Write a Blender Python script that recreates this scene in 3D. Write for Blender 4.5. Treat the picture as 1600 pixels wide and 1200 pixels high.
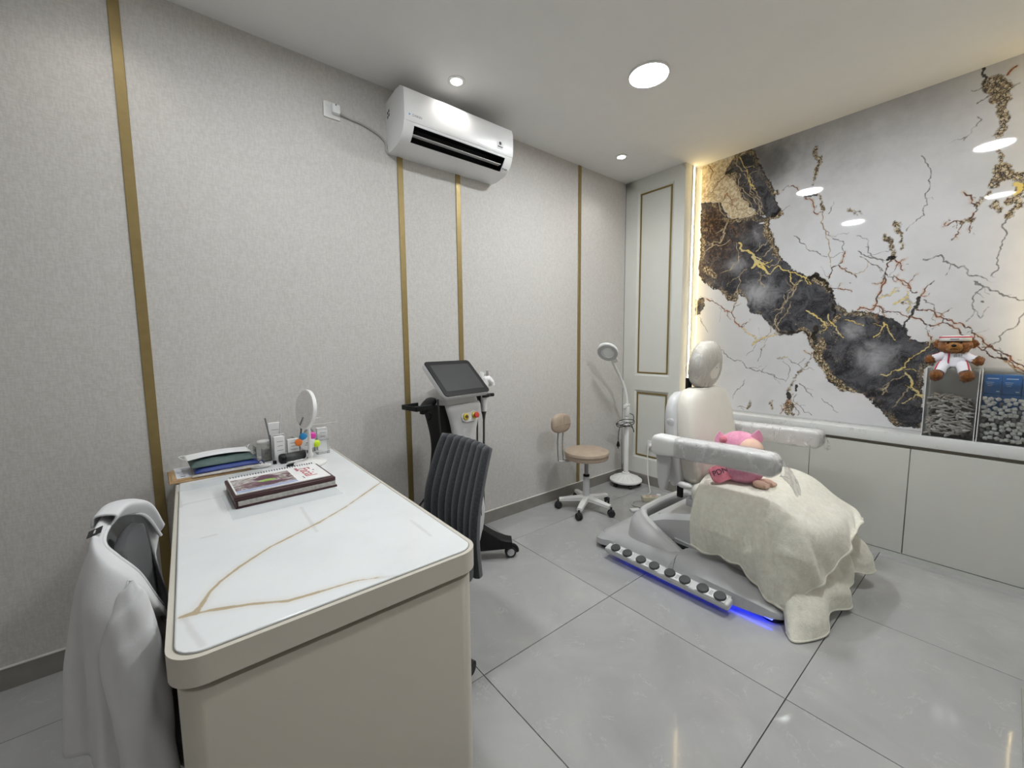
import bpy, bmesh, math, random
import numpy as np
from mathutils import Vector, Matrix, Euler

for o in list(bpy.data.objects):
    bpy.data.objects.remove(o, do_unlink=True)
S = bpy.context.scene
C = S.collection
rnd = random.Random(7)
PI = math.pi

# ------------------------------------------------------------------ camera
F_PX, YAW, PITCH, ROLL, EYE = 631.92, 0.892442, 0.0964769, -0.00920206, 1.31857
fw = Vector((math.cos(YAW)*math.cos(PITCH), math.sin(YAW)*math.cos(PITCH), -math.sin(PITCH)))
rt = Vector((math.sin(YAW), -math.cos(YAW), 0))
up = rt.cross(fw)
cr = rt*math.cos(ROLL) + up*math.sin(ROLL)
cu = -rt*math.sin(ROLL) + up*math.cos(ROLL)
cam_d = bpy.data.cameras.new('camera')
cam_d.sensor_fit = 'HORIZONTAL'
cam_d.sensor_width = 36.0
cam_d.lens = F_PX*36.0/1600.0
cam_d.clip_start = 0.02
cam = bpy.data.objects.new('camera', cam_d)
C.objects.link(cam)
mw = Matrix((cr, cu, -fw)).transposed().to_4x4()
mw.translation = (0, 0, EYE)
cam.matrix_world = mw
S.camera = cam

# ------------------------------------------------------------------ world and exposure
W = bpy.data.worlds.new('world'); S.world = W
W.use_nodes = True
W.node_tree.nodes['Background'].inputs[0].default_value = (0.6, 0.62, 0.65, 1)
W.node_tree.nodes['Background'].inputs[1].default_value = 0.05
S.view_settings.view_transform = 'Standard'
S.view_settings.look = 'None'
S.view_settings.gamma = 1.0
S.view_settings.use_curve_mapping = False
S.view_settings.exposure = 0.0
PANEL_LIGHT = 215.0     # emission of the two round panel lights before the marble wall
DESK_LIGHT = 158.0      # emission of the panel light over the desk
DOOR_LIGHT = 44.0       # emission of the weaker panel light over the entrance
SPOT_LIGHT = 5.0       # watts of each small downlight
LED_LIGHT = 26.0        # emission of the warm cove strips

YW, XP, XW, H = 2.3835, 3.311, 3.494, 2.8
XB, YR = -1.35, -0.74

# ------------------------------------------------------------------ materials
MATS = {}
def nodes(name):
    m = bpy.data.materials.new(name); m.use_nodes = True
    nt = m.node_tree
    return m, nt, nt.nodes['Principled BSDF']
def setin(b, **kw):
    for k, v in kw.items():
        k = {'col': 'Base Color', 'rough': 'Roughness', 'metal': 'Metallic', 'spec': 'Specular IOR Level',
             'coat': 'Coat Weight', 'trans': 'Transmission Weight', 'alpha': 'Alpha', 'ior': 'IOR',
             'sheen': 'Sheen Weight', 'emc': 'Emission Color', 'ems': 'Emission Strength', 'sss': 'Subsurface Weight'}[k]
        if isinstance(v, tuple) and len(v) == 3: v = v + (1,)
        b.inputs[k].default_value = v
def ramp(nt, pts, interp='LINEAR'):
    r = nt.nodes.new('ShaderNodeValToRGB'); e = r.color_ramp; e.interpolation = interp
    while len(e.elements) < len(pts): e.elements.new(0.5)
    for el, (p, c) in zip(e.elements, pts):
        el.position = p; el.color = c if len(c) == 4 else tuple(c)+(1,)
    return r
def noise(nt, scale, detail=4, rough=0.55, vec=None, dist=0.0):
    n = nt.nodes.new('ShaderNodeTexNoise'); n.inputs['Scale'].default_value = scale
    n.inputs['Detail'].default_value = detail; n.inputs['Roughness'].default_value = rough
    n.inputs['Distortion'].default_value = dist
    if vec is not None: nt.links.new(vec, n.inputs['Vector'])
    return n
def math_n(nt, op, a, b=None, c=None, clamp=False):
    n = nt.nodes.new('ShaderNodeMath'); n.operation = op; n.use_clamp = clamp
    for i, v in enumerate((a, b, c)):
        if v is None: continue
        if isinstance(v, (int, float)): n.inputs[i].default_value = v
        else: nt.links.new(v, n.inputs[i])
    return n.outputs[0]
def mixc(nt, f, a, b, mode='MIX'):
    n = nt.nodes.new('ShaderNodeMix'); n.data_type = 'RGBA'; n.blend_type = mode
    for key, v in ((0, f), (6, a), (7, b)):
        if isinstance(v, (int, float)): n.inputs[key].default_value = v
        elif isinstance(v, tuple): n.inputs[key].default_value = v if len(v) == 4 else v+(1,)
        else: nt.links.new(v, n.inputs[key])
    return n.outputs[2]
def smap(nt, v, a, b, c=0.0, d=1.0):
    n = nt.nodes.new('ShaderNodeMapRange'); n.interpolation_type = 'SMOOTHSTEP'
    nt.links.new(v, n.inputs[0])
    for i, q in enumerate((a, b, c, d)): n.inputs[1+i].default_value = q
    return n.outputs[0]
def bump(nt, b, h, strength, distance=0.001):
    n = nt.nodes.new('ShaderNodeBump'); n.inputs['Strength'].default_value = strength
    n.inputs['Distance'].default_value = distance
    nt.links.new(h, n.inputs['Height']); nt.links.new(n.outputs[0], b.inputs['Normal']); return n
def coord(nt, kind='Object', scale=None):
    t = nt.nodes.new('ShaderNodeTexCoord'); v = t.outputs[kind]
    if scale is not None:
        mp = nt.nodes.new('ShaderNodeMapping'); mp.inputs['Scale'].default_value = scale
        nt.links.new(v, mp.inputs[0]); v = mp.outputs[0]
    return v
def mat(name, col, rough=0.5, metal=0.0, var=0.06, vscale=9.0, bmp=0.0, bscale=300.0, **kw):
    """plain painted, plastic or metal surface with a little procedural unevenness"""
    if name in MATS: return MATS[name]
    m, nt, b = nodes(name)
    setin(b, rough=rough, metal=metal, **kw)
    v = coord(nt)
    n = noise(nt, vscale, 3, 0.5, v)
    c = tuple(col)
    lo = tuple(x*(1-var) for x in c); hi = tuple(min(1, x*(1+var)) for x in c)
    r = ramp(nt, [(0.3, lo), (0.7, hi)]); nt.links.new(n.outputs[0], r.inputs[0])
    nt.links.new(r.outputs[0], b.inputs['Base Color'])
    if bmp:
        n2 = noise(nt, bscale, 3, 0.6, v); bump(nt, b, n2.outputs[0], bmp, 0.002)
    MATS[name] = m; return m
def emit(name, col, strength):
    m, nt, b = nodes(name)
    setin(b, col=(0.8, 0.8, 0.8), emc=col, ems=strength); MATS[name] = m; return m

# wallpaper with a fine woven grain
def m_wall():
    m, nt, b = nodes('wallpaper'); setin(b, rough=0.75, spec=0.25)
    v1 = coord(nt, scale=(160, 160, 40)); v2 = coord(nt, scale=(45, 45, 260))
    a = noise(nt, 1.0, 3, 0.6, v1); c = noise(nt, 1.0, 3, 0.6, v2)
    s = math_n(nt, 'ADD', a.outputs[0], c.outputs[0])
    f = smap(nt, s, 0.75, 1.25)
    col = mixc(nt, f, (0.525, 0.505, 0.48), (0.605, 0.588, 0.565))
    nt.links.new(col, b.inputs['Base Color'])
    bump(nt, b, s, 0.35, 0.0015); MATS['wallpaper'] = m
m_wall()
mat('ceiling_paint', (0.78, 0.775, 0.76), 0.85, var=0.01)
mat('brass', (0.29, 0.215, 0.088), 0.45, 0.5, var=0.06, vscale=30)
mat('brass_dark', (0.26, 0.19, 0.065), 0.5, 0.5, var=0.06, vscale=30)
mat('panel_paint', (0.66, 0.665, 0.62), 0.45, var=0.015)
mat('cabinet_paint', (0.56, 0.565, 0.525), 0.42, var=0.012)
mat('baseboard_tile', (0.25, 0.237, 0.213), 0.35, var=0.07, vscale=14)
mat('caulk', (0.62, 0.60, 0.56), 0.6)
mat('grout_gap_shade', (0.055, 0.052, 0.047), 0.8)  # dark floor grout, reused to paint the corner gap's shade
mat('desk_paint', (0.60, 0.567, 0.495), 0.42, var=0.012)
mat('desk_groove', (0.22, 0.205, 0.17), 0.6)
mat('white_plastic', (0.78, 0.78, 0.77), 0.32, var=0.02)
mat('ac_white', (0.78, 0.785, 0.79), 0.30, var=0.01, coat=0.15)
mat('pale_grey_plastic', (0.58, 0.585, 0.59), 0.38, var=0.03)
mat('grey_shell', (0.49, 0.495, 0.505), 0.42, var=0.05)
mat('black_plastic', (0.008, 0.008, 0.009), 0.45, var=0.2, spec=0.22)
mat('rubber', (0.02, 0.02, 0.022), 0.65, var=0.2)
mat('dark_grey', (0.055, 0.057, 0.06), 0.55, var=0.15)
mat('chrome', (0.72, 0.72, 0.73), 0.14, 1.0, var=0.02)
mat('gunmetal', (0.28, 0.28, 0.29), 0.3, 0.9)
mat('screen_glass', (0.035, 0.036, 0.037), 0.5, var=0.05, spec=0.3)
mat('tan_leather', (0.41, 0.325, 0.25), 0.5, var=0.07, vscale=20, bmp=0.25, bscale=250)
mat('cream_leather', (0.75, 0.72, 0.655), 0.42, var=0.025, bmp=0.12, bscale=400)
mat('gold_paint', (0.62, 0.48, 0.06), 0.35, 0.3)
mat('red_plastic', (0.55, 0.045, 0.03), 0.3)
mat('lens', (0.75, 0.8, 0.82), 0.08, var=0.01, alpha=0.45)
mat('cord_white', (0.68, 0.68, 0.65), 0.5)
mat('cord_grey', (0.40, 0.39, 0.36), 0.5)
mat('cord_black', (0.015, 0.015, 0.016), 0.5)
mat('beige_plastic', (0.55, 0.525, 0.40), 0.45)
mat('kraft', (0.45, 0.30, 0.155), 0.75, var=0.1, vscale=40, bmp=0.2, bscale=120)
mat('paper', (0.72, 0.74, 0.80), 0.6, var=0.02)
mat('paper_white', (0.80, 0.80, 0.80), 0.6, var=0.02)
mat('maroon', (0.045, 0.010, 0.012), 0.4, var=0.15)
mat('page_grey', (0.50, 0.48, 0.45), 0.55, var=0.2, vscale=90)
mat('blue_cloth', (0.020, 0.048, 0.24), 0.5, var=0.15, vscale=40)
mat('green_cloth', (0.085, 0.135, 0.125), 0.6, var=0.15, vscale=40)
mat('mask_white', (0.80, 0.81, 0.82), 0.65, var=0.03, bmp=0.2, bscale=150)
mat('print_grey', (0.18, 0.19, 0.22), 0.6)
mat('print_dark', (0.04, 0.045, 0.07), 0.6)
mat('print_red', (0.44, 0.05, 0.07), 0.6)
mat('orange', (0.88, 0.23, 0.035), 0.35); mat('cyan', (0.02, 0.28, 0.62), 0.35)
mat('magenta', (0.72, 0.05, 0.40), 0.35); mat('lime', (0.58, 0.80, 0.03), 0.35)
mat('box_blue', (0.012, 0.115, 0.36), 0.4, var=0.05)
mat('box_blue_print', (0.45, 0.58, 0.72), 0.5)
mat('coat_white', (0.60, 0.605, 0.62), 0.8, var=0.03, bmp=0.15, bscale=200)
mat('coat_label', (0.012, 0.012, 0.014), 0.6)
mat('vial_glass', (0.55, 0.52, 0.50), 0.22, var=0.3, vscale=60)
mat('cap_silver', (0.78, 0.79, 0.78), 0.35, 0.0, var=0.15, vscale=60)
mat('cap_rubber', (0.16, 0.165, 0.17), 0.5, var=0.2, vscale=60)
mat('vial_dark', (0.22, 0.215, 0.21), 0.4, var=0.4, vscale=120)
mat('rose_plastic', (0.5, 0.3, 0.28), 0.4)
mat('skin_plush', (0.70, 0.47, 0.37), 0.8, var=0.06, bmp=0.3, bscale=120)
mat('bear_jacket', (0.68, 0.68, 0.74), 0.75, var=0.04, bmp=0.2, bscale=200)
mat('bear_red', (0.42, 0.02, 0.045), 0.6)
mat('mat_dark', (0.075, 0.068, 0.055), 0.9, var=0.2, vscale=200)
mat('mat_border', (0.33, 0.33, 0.29), 0.8)
mat('desk_clear', (0.8, 0.84, 0.86), 0.06, alpha=0.18)

def m_fluffy(name, c1, c2, scale, bs=0.8, wrinkle=0):
    m, nt, b = nodes(name); setin(b, rough=0.95, spec=0.1, sheen=0.3)
    v = coord(nt); a = noise(nt, scale, 5, 0.65, v); r = ramp(nt, [(0.35, c1), (0.68, c2)])
    nt.links.new(a.outputs[0], r.inputs[0]); nt.links.new(r.outputs[0], b.inputs['Base Color'])
    n2 = noise(nt, scale*5, 3, 0.7, v); n3 = noise(nt, wrinkle, 3, 0.55, v, 0.8) if wrinkle else None
    bump(nt, b, n2.outputs[0] if not wrinkle else math_n(nt, 'ADD', n2.outputs[0], math_n(nt, 'MULTIPLY', n3.outputs[0], 3.0)), bs, 0.004); MATS[name] = m
m_fluffy('blanket_fleece', (0.74, 0.72, 0.62), (0.85, 0.835, 0.735), 40, 0.6, 11)
m_fluffy('bear_fur', (0.10, 0.032, 0.008), (0.36, 0.135, 0.03), 70, 1.0)
m_fluffy('bear_muzzle', (0.22, 0.085, 0.015), (0.48, 0.22, 0.05), 70, 1.0)
m_fluffy('pink_plush', (0.74, 0.28, 0.43), (0.84, 0.39, 0.54), 60, 0.7)
m_fluffy('pink_wing', (0.78, 0.22, 0.30), (0.86, 0.31, 0.38), 60, 0.7)
m_fluffy('charcoal_fabric', (0.042, 0.046, 0.053), (0.075, 0.08, 0.09), 150, 0.5)
m_fluffy('mesh_fabric', (0.032, 0.034, 0.037), (0.066, 0.069, 0.073), 400, 0.6)

def m_tile():
    m, nt, b = nodes('floor_tile'); setin(b, rough=0.13, spec=0.42)
    t = nt.nodes.new('ShaderNodeTexCoord'); oi = nt.nodes.new('ShaderNodeObjectInfo')
    ad = nt.nodes.new('ShaderNodeVectorMath'); ad.operation = 'MULTIPLY_ADD'
    cm = nt.nodes.new('ShaderNodeCombineXYZ')
    for i in range(3): nt.links.new(oi.outputs['Random'], cm.inputs[i])
    nt.links.new(cm.outputs[0], ad.inputs[0]); ad.inputs[1].default_value = (37, 19, 11)
    nt.links.new(t.outputs['Object'], ad.inputs[2]); v = ad.outputs[0]
    a = noise(nt, 2.2, 6, 0.6, v, 0.6); r = ramp(nt, [(0.3, (0.34, 0.34, 0.337)), (0.55, (0.395, 0.395, 0.39)), (0.75, (0.45, 0.45, 0.442))])
    nt.links.new(a.outputs[0], r.inputs[0])
    w = noise(nt, 5.0, 8, 0.65, v, 1.4)
    vein = math_n(nt, 'ABSOLUTE', math_n(nt, 'SUBTRACT', w.outputs[0], 0.5))
    f = smap(nt, vein, 0.0, 0.014, 0.42, 0.0)
    sp = noise(nt, 9.0, 4, 0.6, v); f2 = math_n(nt, 'MULTIPLY', f, smap(nt, sp.outputs[0], 0.5, 0.66))
    nt.links.new(mixc(nt, f2, r.outputs[0], (0.58, 0.58, 0.575)), b.inputs['Base Color'])
    rr = smap(nt, a.outputs[0], 0.3, 0.7, 0.045, 0.085); nt.links.new(rr, b.inputs['Roughness'])
    MATS['floor_tile'] = m
m_tile()

def m_white_marble():
    """white stone with ochre veins; the vein field is a distance attribute of the slab"""
    m, nt, b = nodes('white_marble'); setin(b, rough=0.10, spec=0.5)
    v = coord(nt)
    at = nt.nodes.new('ShaderNodeAttribute'); at.attribute_name = 'vein'
    a2 = nt.nodes.new('ShaderNodeAttribute'); a2.attribute_name = 'faint'
    n1 = noise(nt, 22, 5, 0.6, v)
    wob = math_n(nt, 'MULTIPLY', math_n(nt, 'SUBTRACT', n1.outputs[0], 0.5), 0.010)
    d = math_n(nt, 'ADD', at.outputs['Fac'], wob)
    f = smap(nt, d, 0.0005, 0.0042, 0.85, 0.0)
    halo = smap(nt, d, 0.0, 0.022, 0.28, 0.0)
    d2 = math_n(nt, 'ADD', a2.outputs['Fac'], wob)
    g = smap(nt, d2, 0.0, 0.009, 0.26, 0.0)
    cl = noise(nt, 3.0, 5, 0.6, v)
    base = mixc(nt, smap(nt, cl.outputs[0], 0.35, 0.75), (0.775, 0.80, 0.81), (0.71, 0.735, 0.745))
    c = mixc(nt, halo, base, (0.62, 0.56, 0.44)); c = mixc(nt, f, c, (0.42, 0.32, 0.175)); c = mixc(nt, g, c, (0.42, 0.40, 0.37))
    nt.links.new(c, b.inputs['Base Color']); MATS['white_marble'] = m
m_white_marble()
def m_counter():
    m, nt, b = nodes('counter_stone'); setin(b, rough=0.10)
    v = coord(nt); n = noise(nt, 3.4, 7, 0.6, v, 1.6)
    vein = math_n(nt, 'ABSOLUTE', math_n(nt, 'SUBTRACT', n.outputs[0], 0.5))
    f = smap(nt, vein, 0.0, 0.012, 0.5, 0.0)
    g = smap(nt, noise(nt, 2.0, 3, 0.5, v).outputs[0], 0.48, 0.62)
    nt.links.new(mixc(nt, math_n(nt, 'MULTIPLY', f, g), (0.66, 0.67, 0.665), (0.28, 0.27, 0.25)), b.inputs['Base Color']); MATS['counter_stone'] = m
m_counter()

def m_feature():
    """printed marble of the feature wall: distance attributes of the slab give where bands, veins and crusts run"""
    m, nt, b = nodes('feature_marble'); setin(b, rough=0.035, spec=0.5)
    v = coord(nt)
    def A(n):
        a = nt.nodes.new('ShaderNodeAttribute'); a.attribute_name = n; return a.outputs['Fac']
    def N(scale, detail=5, rough=0.6, dist=0.0): return noise(nt, scale, detail, rough, v, dist).outputs[0]
    def cen(x, k): return math_n(nt, 'MULTIPLY', math_n(nt, 'SUBTRACT', x, 0.5), k)
    def vor(scale, warp, wscale):
        vo = nt.nodes.new('ShaderNodeTexVoronoi'); vo.feature = 'DISTANCE_TO_EDGE'; vo.inputs['Scale'].default_value = scale
        wv = nt.nodes.new('ShaderNodeVectorMath'); wv.operation = 'MULTIPLY_ADD'
        nn = noise(nt, wscale, 4, 0.65, v); nt.links.new(nn.outputs['Color'], wv.inputs[0]); wv.inputs[1].default_value = (warp,)*3
        nt.links.new(v, wv.inputs[2]); nt.links.new(wv.outputs[0], vo.inputs['Vector']); return vo.outputs['Distance']
    nf = N(14, 7, 0.7); nm = N(5, 5, 0.6); nh = N(48, 5, 0.7); nhh = N(150, 3, 0.7); nb = N(2.6, 4, 0.55)
    lace = vor(52, 0.05, 30)
    lace_c = mixc(nt, smap(nt, lace, 0.02, 0.16), (0.016, 0.012, 0.010), mixc(nt, smap(nt, nh, 0.42, 0.6), (0.24, 0.17, 0.09), (0.55, 0.46, 0.31)))
    # ground; smoky stone and shade near the top are mixed into its colour
    col = mixc(nt, smap(nt, N(1.6, 5, 0.6), 0.35, 0.7), (0.62, 0.622, 0.64), (0.52, 0.525, 0.54))
    col = mixc(nt, smap(nt, math_n(nt, 'ADD', A('shade'), cen(nf, 0.35)), 0.05, 1.0, 0.0, 0.92), col, (0.085, 0.083, 0.085))
    # cream patch
    cream = mixc(nt, smap(nt, nh, 0.40, 0.62), (0.66, 0.57, 0.40), (0.36, 0.26, 0.13))
    cr_d = math_n(nt, 'ADD', A('cream'), cen(nf, 0.06)); col = mixc(nt, smap(nt, cr_d, -0.01, 0.02, 0.9, 0.0), col, cream)
    # faint grey cracks and a little dust
    gd = math_n(nt, 'ADD', A('grey'), cen(nh, 0.006))
    gf = math_n(nt, 'MULTIPLY', smap(nt, gd, -0.0012, 0.0030, 0.85, 0.0), smap(nt, nf, 0.34, 0.52, 0.25, 1.0))
    col = mixc(nt, gf, col, (0.10, 0.095, 0.09))
    # dark bands
    dd = math_n(nt, 'ADD', math_n(nt, 'ADD', A('dark'), cen(nf, 0.085)), math_n(nt, 'ADD', cen(nm, 0.06), cen(nh, 0.022)))
    cloud = math_n(nt, 'ADD', A('cloud'), cen(N(8, 7, 0.7, 0.5), 1.5))
    stone = mixc(nt, smap(nt, N(9, 8, 0.75, 0.8), 0.38, 0.64), (0.018, 0.018, 0.022), (0.085, 0.086, 0.098))
    stone = mixc(nt, smap(nt, cloud, 0.25, 1.15, 0.0, 0.9), stone, (0.36, 0.36, 0.38))
    stone = mixc(nt, smap(nt, nhh, 0.58, 0.74, 0.0, 0.5), stone, (0.36, 0.35, 0.34))
    stone = mixc(nt, A('rusty'), stone, mixc(nt, smap(nt, nh, 0.45, 0.66), (0.030, 0.022, 0.018), (0.17, 0.095, 0.05)))
    c1 = math_n(nt, 'MULTIPLY', smap(nt, vor(6.0, 0.30, 6), 0.0, 0.010, 0.75, 0.0), smap(nt, nm, 0.50, 0.64))
    stone = mixc(nt, c1, stone, (0.40, 0.34, 0.24))
    c2 = math_n(nt, 'MULTIPLY', smap(nt, vor(15.0, 0.20, 9), 0.0, 0.012, 0.5, 0.0), smap(nt, nb, 0.50, 0.64))
    stone = mixc(nt, c2, stone, (0.30, 0.26, 0.20))
    col = mixc(nt, smap(nt, dd, -0.002, 0.006, 1.0, 0.0), col, stone)
    rim = math_n(nt, 'ABSOLUTE', math_n(nt, 'ADD', dd, 0.014))
    rimf = math_n(nt, 'MULTIPLY', smap(nt, rim, 0.006, 0.026, 1.0, 0.0), smap(nt, nb, 0.47, 0.58)); col = mixc(nt, rimf, col, lace_c)
    edge = math_n(nt, 'ABSOLUTE', dd); col = mixc(nt, math_n(nt, 'MULTIPLY', smap(nt, edge, 0.001, 0.006, 0.9, 0.0), smap(nt, nm, 0.38, 0.55)), col, (0.014, 0.011, 0.010))
    stain = math_n(nt, 'MULTIPLY', smap(nt, math_n(nt, 'ABSOLUTE', dd), 0.0, 0.03, 0.40, 0.0), smap(nt, nf, 0.50, 0.64)); col = mixc(nt, stain, col, (0.34, 0.25, 0.14))
    # lace-like crusts
    sd = math_n(nt, 'ADD', A('speck'), math_n(nt, 'ADD', cen(nf, 0.05), cen(nh, 0.03)))
    col = mixc(nt, math_n(nt, 'MULTIPLY', smap(nt, sd, -0.006, 0.006, 0.95, 0.0), smap(nt, nh, 0.60, 0.68, 1.0, 0.35)), col, lace_c)
    # tan, rust, gold, black lines
    for key, amp, w, c0, c1_ in (('tan', 0.008, 0.0028, (0.46, 0.38, 0.25), (0.24, 0.18, 0.11)),
                                ('brown', 0.008, 0.0030, (0.035, 0.018, 0.012), (0.23, 0.075, 0.03)),
                                ('gold', 0.012, 0.0030, (0.68, 0.52, 0.15), (0.55, 0.47, 0.26)),
                                ('black', 0.022, 0.0040, (0.008, 0.007, 0.006), (0.03, 0.024, 0.018))):
        d = math_n(nt, 'ADD', A(key), cen(nh, amp))
        if key == 'brown': col = mixc(nt, math_n(nt, 'MULTIPLY', smap(nt, d, 0.0, 0.016, 0.5, 0.0), smap(nt, nf, 0.45, 0.62)), col, (0.42, 0.27, 0.13))
        if key == 'gold': col = mixc(nt, math_n(nt, 'MULTIPLY', smap(nt, d, 0.0, 0.010, 0.6, 0.0), smap(nt, nh, 0.45, 0.55)), col, (0.03, 0.022, 0.012))
        fade = smap(nt, nf, 0.36, 0.46, 0.35, 1.0) if key in ('tan', 'brown') else 1.0
        f = smap(nt, d, -0.0008, w, 0.95, 0.0)
        if key in ('tan', 'brown'): f = math_n(nt, 'MULTIPLY', f, fade)
        col = mixc(nt, f, col, mixc(nt, smap(nt, nf, 0.42, 0.6), c0, c1_))
    nt.links.new(col, b.inputs['Base Color']); MATS['feature_marble'] = m
m_feature()

def m_wrap():
    m, nt, b = nodes('plastic_film')
    tr = nt.nodes.new('ShaderNodeBsdfTransparent'); gl = nt.nodes.new('ShaderNodeBsdfGlossy'); mx = nt.nodes.new('ShaderNodeMixShader')
    df = nt.nodes.new('ShaderNodeBsdfDiffuse'); df.inputs[0].default_value = (0.9, 0.9, 0.9, 1); mx2 = nt.nodes.new('ShaderNodeMixShader')
    tr.inputs[0].default_value = (0.99, 0.99, 0.99, 1); gl.inputs['Roughness'].default_value = 0.13
    gl.inputs['Color'].default_value = (1, 1, 1, 1)
    v = coord(nt, scale=(64, 22, 11)); n = noise(nt, 1.0, 5, 0.62, v, 0.7)
    bp = nt.nodes.new('ShaderNodeBump'); bp.inputs['Strength'].default_value = 1.0; bp.inputs['Distance'].default_value = 0.014
    nt.links.new(n.outputs[0], bp.inputs['Height']); nt.links.new(bp.outputs[0], gl.inputs['Normal'])
    fr = nt.nodes.new('ShaderNodeFresnel'); fr.inputs[0].default_value = 1.5; nt.links.new(bp.outputs[0], fr.inputs['Normal'])
    nt.links.new(smap(nt, n.outputs[0], 0.50, 0.72, 0.03, 0.50), mx2.inputs[0]); nt.links.new(tr.outputs[0], mx2.inputs[1]); nt.links.new(df.outputs[0], mx2.inputs[2])
    f = math_n(nt, 'MULTIPLY_ADD', fr.outputs[0], 0.62, 0.03, True)
    nt.links.new(f, mx.inputs[0]); nt.links.new(mx2.outputs[0], mx.inputs[1]); nt.links.new(gl.outputs[0], mx.inputs[2])
    nt.links.new(mx.outputs[0], nt.nodes['Material Output'].inputs[0]); MATS['plastic_film'] = m
m_wrap()
def m_acrylic():
    m, nt, b = nodes('acrylic')
    tr = nt.nodes.new('ShaderNodeBsdfTransparent'); gl = nt.nodes.new('ShaderNodeBsdfGlossy'); mx = nt.nodes.new('ShaderNodeMixShader')
    tr.inputs[0].default_value = (0.965, 0.97, 0.965, 1); gl.inputs['Roughness'].default_value = 0.05
    lw = nt.nodes.new('ShaderNodeFresnel'); lw.inputs[0].default_value = 1.45
    n = noise(nt, 12, 2, 0.5, coord(nt))
    f = math_n(nt, 'MULTIPLY_ADD', lw.outputs[0], 0.8, math_n(nt, 'MULTIPLY', n.outputs[0], 0.06), True)
    nt.links.new(f, mx.inputs[0]); nt.links.new(tr.outputs[0], mx.inputs[1]); nt.links.new(gl.outputs[0], mx.inputs[2])
    nt.links.new(mx.outputs[0], nt.nodes['Material Output'].inputs[0]); MATS['acrylic'] = m
m_acrylic()
def m_pages():
    m, nt, b = nodes('cover_photo'); setin(b, rough=0.25)
    v = coord(nt); w = noise(nt, 16, 4, 0.6, v, 1.0)
    r = ramp(nt, [(0.30, (0.10, 0.03, 0.06)), (0.42, (0.17, 0.085, 0.11)), (0.50, (0.30, 0.25, 0.23)), (0.56, (0.62, 0.58, 0.56)), (0.62, (0.17, 0.15, 0.15)), (0.74, (0.30, 0.34, 0.46))])
    nt.links.new(w.outputs[0], r.inputs[0]); nt.links.new(r.outputs[0], b.inputs['Base Color']); MATS['cover_photo'] = m
m_pages()
mat('cover_sky', (0.36, 0.42, 0.60), 0.3, var=0.1, vscale=30); mat('cover_green', (0.32, 0.50, 0.10), 0.3, var=0.3, vscale=60); mat('cover_plum', (0.10, 0.028, 0.06), 0.3, var=0.3, vscale=40)
mat('mirror_glass', (0.80, 0.80, 0.80), 0.03, 1.0, var=0.01)
emit('panel_glow', (0.955, 0.985, 1.0), PANEL_LIGHT)
emit('desk_panel_glow', (0.955, 0.985, 1.0), DESK_LIGHT)
emit('door_panel_glow', (0.955, 0.985, 1.0), DOOR_LIGHT)
emit('spot_glow', (1.0, 0.97, 0.93), 14.0)
emit('led_glow', (1.0, 0.76, 0.36), LED_LIGHT)
emit('blue_glow', (0.02, 0.04, 1.0), 11.0)
emit('ring_glow', (0.95, 0.97, 1.0), 0.35)

# ------------------------------------------------------------------ geometry helpers
def R3(rx=0, ry=0, rz=0): return Euler((rx, ry, rz)).to_matrix().to_4x4()
def T3(x, y, z): return Matrix.Translation((x, y, z))
def cr_spline(pts, n=8, closed=False):
    P = [np.array(p, float) for p in pts]; out = []; N = len(P)
    rng = range(N) if closed else range(N-1)
    for i in rng:
        p1, p2 = P[i], P[(i+1) % N]
        p0 = P[i-1] if (i > 0 or closed) else 2*p1-p2
        p3 = P[(i+2) % N] if (i+2 < N or closed) else 2*p2-p1
        for k in range(n):
            t = k/n
            out.append(0.5*((2*p1)+(-p0+p2)*t+(2*p0-5*p1+4*p2-p3)*t*t+(-p0+3*p1-3*p2+p3)*t**3))
    if not closed: out.append(P[-1])
    return out
def spl_grid(rows, nu=6, nv=6):
    """bicubic fill of a control grid rows[v][u] -> array (V,U,3)"""
    a = [cr_spline(r, nu) for r in rows]
    a = np.array(a)                      # rows x U x 3
    cols = [cr_spline([a[i, j] for i in range(a.shape[0])], nv) for j in range(a.shape[1])]
    return np.array(cols).transpose(1, 0, 2)
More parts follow.
